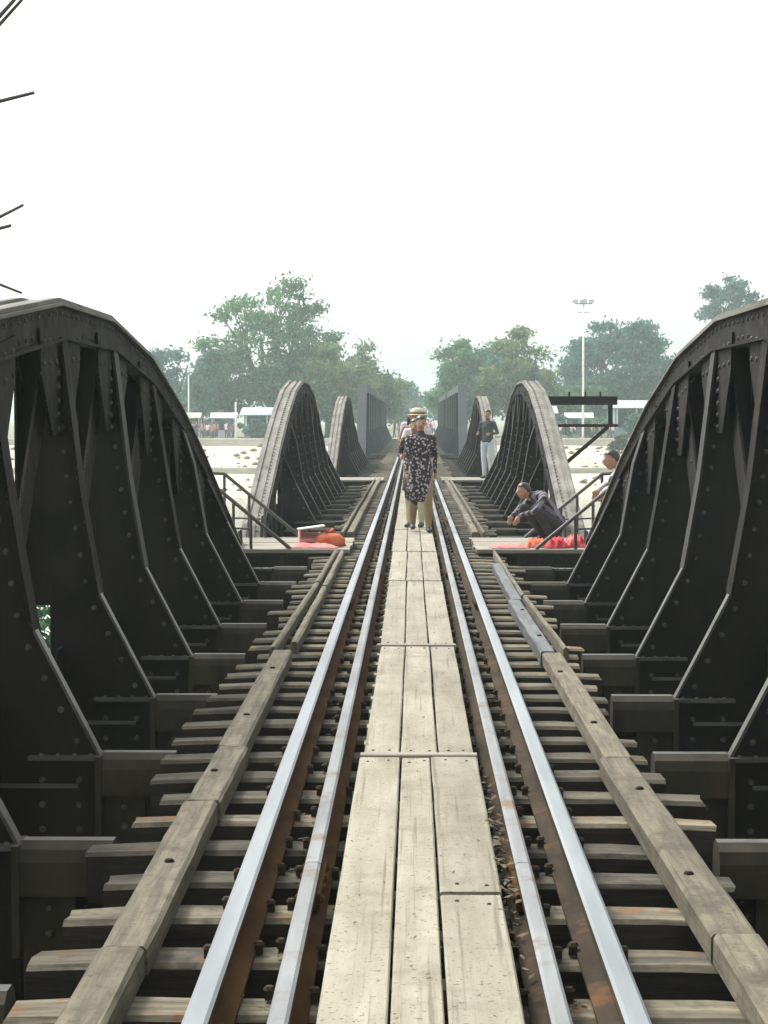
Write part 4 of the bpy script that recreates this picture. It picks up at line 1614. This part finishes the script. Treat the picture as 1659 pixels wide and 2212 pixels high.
def tree(name, label, base, top, rx, crown_bot, seed, leaf, n_clump=60, per=240, leaf_size=0.34, ry=None, group='trees on the far bank',
         shape=2.0, clump=0.26, trunk_r=None, lobe=0.16):
    """trunk, limbs that reach every leaf clump, and leaves spread through the crown"""
    r_ = random.Random(seed)
    nr = np.random.RandomState(seed)
    ry = ry or rx
    x0, y0, z0 = base
    H = top - z0
    cb = crown_bot - z0
    cz = cb + (H - cb) * 0.42
    root = empty(name, base)
    tag(root, label, 'tree', group)
    tr = trunk_r or 0.022 * H + 0.03 * rx
    fork = max(H * 0.16, cb * 0.8)
    lean = (r_.uniform(-.3, .3), r_.uniform(-.3, .3))
    t = MB()
    t.tube([(0, 0, -0.2), (0, 0, 0.3), (lean[0] * .4, lean[1] * .4, fork * 0.6), (lean[0], lean[1], fork)], [tr * 1.5, tr * 1.08, tr * 0.9, tr * 0.8], 10)
    cents = []
    while len(cents) < n_clump:
        u = nr.normal(size=3)
        u /= np.linalg.norm(u)
        rad = (nr.uniform(0.12, 1.0)) ** (1 / shape)
        p = u * rad
        if p[2] > 0:
            z = cz + p[2] * (H - cz) * 0.93
        else:
            z = cz + p[2] * (cz - cb) * 0.93
        w = 1.0 + lobe * math.sin(3 * math.atan2(p[1], p[0]) + seed) + nr.uniform(-.08, .08)
        cents.append((p[0] * rx * 0.9 * w, p[1] * ry * 0.9 * w, z))
    top_f = Vector((lean[0], lean[1], fork))
    # main limbs and branches
    nl = 8
    limbs = []
    for k in range(nl):
        a = 6.283 * k / nl + r_.uniform(-.3, .3)
        q = r_.uniform(0.35, 0.62)
        e = Vector((math.cos(a) * rx * q, math.sin(a) * ry * q, fork + (H - fork) * r_.uniform(0.35, 0.72)))
        mid = (top_f + e) / 2 + Vector((r_.uniform(-.4, .4), r_.uniform(-.4, .4), -0.05 * H * r_.random()))
        t.tube([top_f - Vector((0, 0, .2)), mid, e], [tr * 0.6, tr * 0.38, tr * 0.2], 6)
        limbs.append((mid, e))
    for c in cents:
        c = Vector(c)
        mid, e = min(limbs, key=lambda l: (l[1] - c).length)
        s_ = mid.lerp(e, r_.uniform(0.3, 1.0))
        m2 = (s_ + c) / 2 + Vector((r_.uniform(-.3, .3), r_.uniform(-.3, .3), r_.uniform(-.1, .4)))
        t.tube([s_, m2, c], [tr * 0.17, tr * 0.11, tr * 0.05], 4)
    t.build('trunk', 'bark', root)
    # leaves
    N = n_clump * per
    cc = np.repeat(np.array(cents), per, axis=0)
    cs = np.repeat(nr.uniform(0.75, 1.3, n_clump), per)[:, None]
    off = nr.normal(size=(N, 3)) * (np.array([rx, ry, (H - cb) * 0.42]) * clump * 0.52) * cs
    off[:, 2] *= 0.75
    p = cc + off
    a = nr.normal(size=(N, 3))
    a /= np.linalg.norm(a, axis=1)[:, None]
    b = np.cross(a, nr.normal(size=(N, 3)))
    b /= np.linalg.norm(b, axis=1)[:, None]
    s1 = (leaf_size * nr.uniform(0.5, 1.15, N))[:, None]
    q = np.stack([p - a * s1, p - b * s1 * 0.5, p + a * s1, p + b * s1 * 0.5], axis=1).reshape(-1, 3)
    me = bpy.data.meshes.new('crown')
    me.vertices.add(N * 4)
    me.vertices.foreach_set('co', q.astype(np.float32).ravel())
    me.loops.add(N * 4)
    me.loops.foreach_set('vertex_index', np.arange(N * 4, dtype=np.int32))
    me.polygons.add(N)
    me.polygons.foreach_set('loop_start', np.arange(0, N * 4, 4, dtype=np.int32))
    me.materials.append(MATS[leaf])
    me.update(calc_edges=True)
    me.validate()
    link('crown', me, root)
    return root


G = -0.5
tree('rain_tree', 'tall spreading tree with feathery open crown above the left arches', (-13.9, 186, G), 15.9, 7.3, 2.2, 11, 'leaf_green', 120, 125, 0.27, shape=3.0, clump=0.155, lobe=0.05)
tree('bushy_tree', 'lower olive tree filling in at the right foot of the tall spreading tree', (-8.2, 181, G), 8.9, 4.6, 1.2, 12, 'leaf_olive', 60, 150, 0.28, clump=0.22)
tree('bushy_tree', 'rounded tree just left of the gap over the track', (-4.3, 196, G), 9.3, 3.9, 1.0, 13, 'leaf_olive', 55, 145, 0.28, clump=0.22)
tree('bushy_tree', 'blue green tree under the left side of the tall spreading tree', (-19.3, 188, G), 8.6, 4.4, 0.9, 14, 'leaf_blue', 60, 150, 0.28, clump=0.22)
tree('bushy_tree', 'pale blue green tree at the far left behind the near truss', (-26.0, 200, G), 9.6, 4.6, 1.0, 15, 'leaf_blue', 55, 125, 0.30, clump=0.22)
tree('bushy_tree', 'light green rounded tree just right of the gap over the track', (5.3, 191, G), 10.4, 4.3, 1.0, 16, 'leaf_green', 65, 150, 0.28, clump=0.21)
tree('bushy_tree', 'green tree with thin ragged top behind the second right arch', (10.6, 186, G), 10.5, 4.6, 1.0, 17, 'leaf_olive', 60, 130, 0.28, clump=0.20)
tree('bushy_tree', 'soft green tree filling between the light green tree and the ragged one', (8.0, 198, G), 10.6, 4.4, 0.8, 23, 'leaf_blue', 60, 170, 0.30)
tree('domed_tree', 'big dome-shaped blue green tree behind the white floodlight mast', (23.4, 210, G), 13.5, 6.9, 1.0, 18, 'leaf_blue', 150, 165, 0.30, shape=3.6, clump=0.16, lobe=0.03)
tree('bushy_tree', 'low green tree at the foot of the dome-shaped tree', (17.2, 193, G), 5.6, 3.6, 0.6, 19, 'leaf_green', 45, 180, 0.30)
tree('slender_tree', 'tall slim tree poking up over the right near truss', (38.9, 230, G), 19.2, 3.7, 12.0, 20, 'leaf_blue', 45, 100, 0.34, clump=0.20)
for k, (x, y, tp, rx, lab) in enumerate([(-2.0, 292, 7.6, 5.0, 'faint hazy tree at the end of the gap over the track'),
                                         (6.5, 300, 8.2, 5.0, 'faint hazy tree behind the light green rounded tree'),
                                         (-36, 240, 9.0, 6.0, 'hazy tree hidden mostly by the left near truss'),
                                         (41, 240, 8.0, 6.0, 'hazy tree below the slim tree, mostly behind the truss'),
                                         (-11, 285, 9.0, 6.0, 'hazy tree far behind the olive tree')]):
    tree('bushy_tree', lab, (x, y, G), tp, rx, 0.6, 40 + k, 'leaf_blue', 55, 150, 0.40)


def bush(label, loc, rx, h, seed, leaf, n=14, per=150, ls=0.12, group=None):
    r = tree('bush', label, loc, loc[2] + h, rx, loc[2] + h * 0.12, seed, leaf, n, per, ls, group=group or 'bushes by the river', trunk_r=0.03)
    r['category'] = 'bush'
    return r


bush('dark round bush on the sandy bank near the right near truss', (18.1, 160.5, -1.75), 0.95, 1.75, 61, 'leaf_dark', 18, 170, 0.16)
bush('leafy bush below the left near truss, seen through its lower gaps', (-3.7, 13.5, -4.0), 1.3, 2.9, 62, 'leaf_green', 26, 170, 0.07)
bush('leafy bush on the near bank farther out beyond the left truss', (-6.0, 16.5, -4.3), 1.6, 3.0, 63, 'leaf_olive', 26, 170, 0.07)
bush('leafy bush on the near bank beyond the right near truss', (4.3, 14.0, -4.1), 1.4, 2.8, 64, 'leaf_green', 26, 170, 0.07)
tree('leafy_tree', 'small leafy tree glimpsed through the lower gaps of the left near truss', (-4.6, 21.5, -5.2), 0.7, 1.5, -3.8, 71, 'leaf_green', 40, 130, 0.085, group='small trees on the near bank', trunk_r=0.07)
tree('leafy_tree', 'small leafy tree glimpsed through the gaps of the right near truss', (4.7, 21.5, -5.2), 0.6, 1.5, -3.8, 72, 'leaf_olive', 40, 130, 0.085, group='small trees on the near bank', trunk_r=0.07)
bush('thin bush beside the pier behind the right sloping handrails', (2.95, 26.6, -4.9), 0.35, 4.7, 65, 'leaf_olive', 14, 60, 0.05)

for k, (x, y, rx, h, lf, lab) in enumerate([
        (-22.0, 178, 2.2, 3.0, 'leaf_blue', 'blue green bush behind the left end of the far crowd'),
        (-18.6, 179, 2.2, 2.7, 'leaf_green', 'green bush behind the middle of the far crowd'),
        (-14.4, 171.5, 1.4, 1.9, 'leaf_blue', 'blue green bush in front of the low left shed'),
        (-11.2, 171, 1.5, 1.6, 'leaf_green', 'low bush beside the second left arch'),
        (13.6, 175.5, 1.8, 2.4, 'leaf_blue', 'blue green bush behind the visitors at the bracket frame'),
        (17.2, 176.5, 1.8, 2.2, 'leaf_green', 'green bush between the bracket frame and the right shed'),
        (20.6, 170.5, 1.6, 2.6, 'leaf_blue', 'tall blue green bush in front of the right shed')]):
    bush(lab, (x, y, -0.55), rx, h, 80 + k, lf, 26, 150, 0.2)


def stall(x, y, w, label, cloth):
    root = empty('market_stall', (x, y, -0.53))
    tag(root, label, 'stall', 'market stalls on the far bank')
    for sx_ in (-1, 1):
        for sy_ in (-1, 1):
            p = MB()
            p.tube([(sx_ * w, sy_ * 0.8, 0), (sx_ * w, sy_ * 0.8, 2.05)], 0.035, 6)
            p.build('post', 'pole_white', root)
    p = MB()
    p.prism_x([(-1.1, 1.95), (0, 2.45), (1.1, 1.95), (1.1, 2.0), (0, 2.51), (-1.1, 2.0)], -w - 0.2, w + 0.2)
    p.build('awning', cloth, root)
    p = MB()
    p.box(-w, w, -0.75, -0.1, 0.75, 0.82)
    p.box(-w, w, -0.74, -0.70, 0.1, 0.749)
    p.build('counter', cloth, root)


stall(-21.4, 176.2, 1.2, 'grey awning stall at the left of the far crowd', 'concrete')
stall(-17.9, 176.6, 1.1, 'lavender awning stall behind the far crowd', 'crowd_lavender')
stall(16.0, 178.5, 1.2, 'pale blue awning stall behind the bracket frame', 'cloth_paleblue')

rb = MB()
r_r = random.Random(15)
for k in range(420):
    yy = r_r.uniform(143, 165)
    xx = r_r.uniform(-40, 40)
    zz = float(np.interp(yy, [p[0] for p in prof], [p[1] for p in prof]))
    a_ = r_r.uniform(0.08, 0.34)
    rb.tube([(xx, yy, zz - 0.05), (xx + a_ * .1, yy, zz + a_ * 0.35), (xx, yy, zz + a_ * 0.7)], [a_, a_ * 0.9, a_ * 0.35], 6)
tag(rb.build('rubble', 'earth'), 'dark stones scattered over the sandy far bank', 'stones', kind='stuff')

# bare tree at the near bank: its twigs reach in at the left edge of the view
bt = empty('bare_tree', (-4.9, 12.8, -4.0))
tag(bt, 'bare leafless tree whose dark twigs poke in at the left edge of the sky', 'tree')
t = MB()
t.tube([(0, 0, -0.2), (0.05, 0, 1.5), (-0.1, 0.05, 3.6), (0.1, 0, 5.6), (0.0, 0.1, 7.6), (0.15, 0, 9.4)], [0.17, 0.14, 0.12, 0.095, 0.07, 0.03], 10)
t.build('trunk', 'bark', bt)
t_r = random.Random(77)


def branch(start, end, r0, r1, bend=0.12):
    m = MB()
    a, b = Vector(start), Vector(end)
    n = 6
    pts = []
    for i in range(n + 1):
        q = i / n
        p = a.lerp(b, q)
        w = bend * math.sin(q * math.pi)
        pts.append(p + Vector((t_r.uniform(-.03, .03), t_r.uniform(-.05, .05), -w + t_r.uniform(-.03, .03))))
    pts[-1] = b
    m.tube(pts, [r0 + (r1 - r0) * i / n for i in range(n + 1)], 6)
    for i in (3, 4):                                          # short side twigs
        q = pts[i]
        d = (b - a).normalized()
        e = q + d * t_r.uniform(0.15, 0.4) + Vector((0, t_r.uniform(-.15, .15), t_r.choice((-1, 1)) * t_r.uniform(0.12, 0.3)))
        rr = r0 + (r1 - r0) * i / n
        m.tube([q, q.lerp(e, 0.5) + Vector((0, 0, 0.02)), e], [rr * 0.7, rr * 0.5, rr * 0.25], 5)
    m.build('branch', 'twig', bt)


def at(dx, dy, d):
    return Vector(((dx - 890) * d / 4000 + 4.9, d - 12.8, EYE - (dy - 903) * d / 4000 + 4.0))


branch((0.05, 0, 5.97), at(64, -5, 12.8), 0.035, 0.011, 0.0)
branch((0.05, 0, 6.15), at(36, 8, 12.9), 0.04, 0.014, 0.0)
branch((0.02, 0, 7.14), at(76, 206, 12.8), 0.035, 0.012, 0.0)
branch((0.02, 0, 5.92), at(50, 445, 12.6), 0.035, 0.010, 0.0)
branch((0.04, 0, 6.10), at(23, 489, 12.7), 0.03, 0.012, 0.0)
branch((0.04, 0, 7.3), at(45, 634, 12.9), 0.035, 0.009, 0.0)
for k in range(16):
    a = t_r.uniform(1.2, 5.1)
    z = t_r.uniform(5.0, 9.2)
    L = t_r.uniform(1.0, 2.4)
    branch((0.05, 0, z), (math.cos(a) * L, math.sin(a) * L, z + t_r.uniform(0.3, 1.5)), 0.035, 0.006, 0.1)

# ------------------------------------------------------------------ the hazy air
hz = MB()
hz.box(-640, 640, -340, 980, -9.3, 21.0)
haze = hz.build('haze', 'steel')
haze.data.materials.clear()
hm = bpy.data.materials.new('haze_air')
hm.use_nodes = True
hm.node_tree.nodes.clear()
ho = hm.node_tree.nodes.new('ShaderNodeOutputMaterial')
hv = hm.node_tree.nodes.new('ShaderNodeVolumePrincipled')
hv.inputs['Color'].default_value = (0.83, 0.97, 0.96, 1)
hv.inputs['Density'].default_value = 0.0008
hv.inputs['Anisotropy'].default_value = 0.2
hm.node_tree.links.new(hv.outputs[0], ho.inputs['Volume'])
haze.data.materials.append(hm)
tag(haze, 'pale haze hanging over the river and far trees', 'haze', kind='stuff')
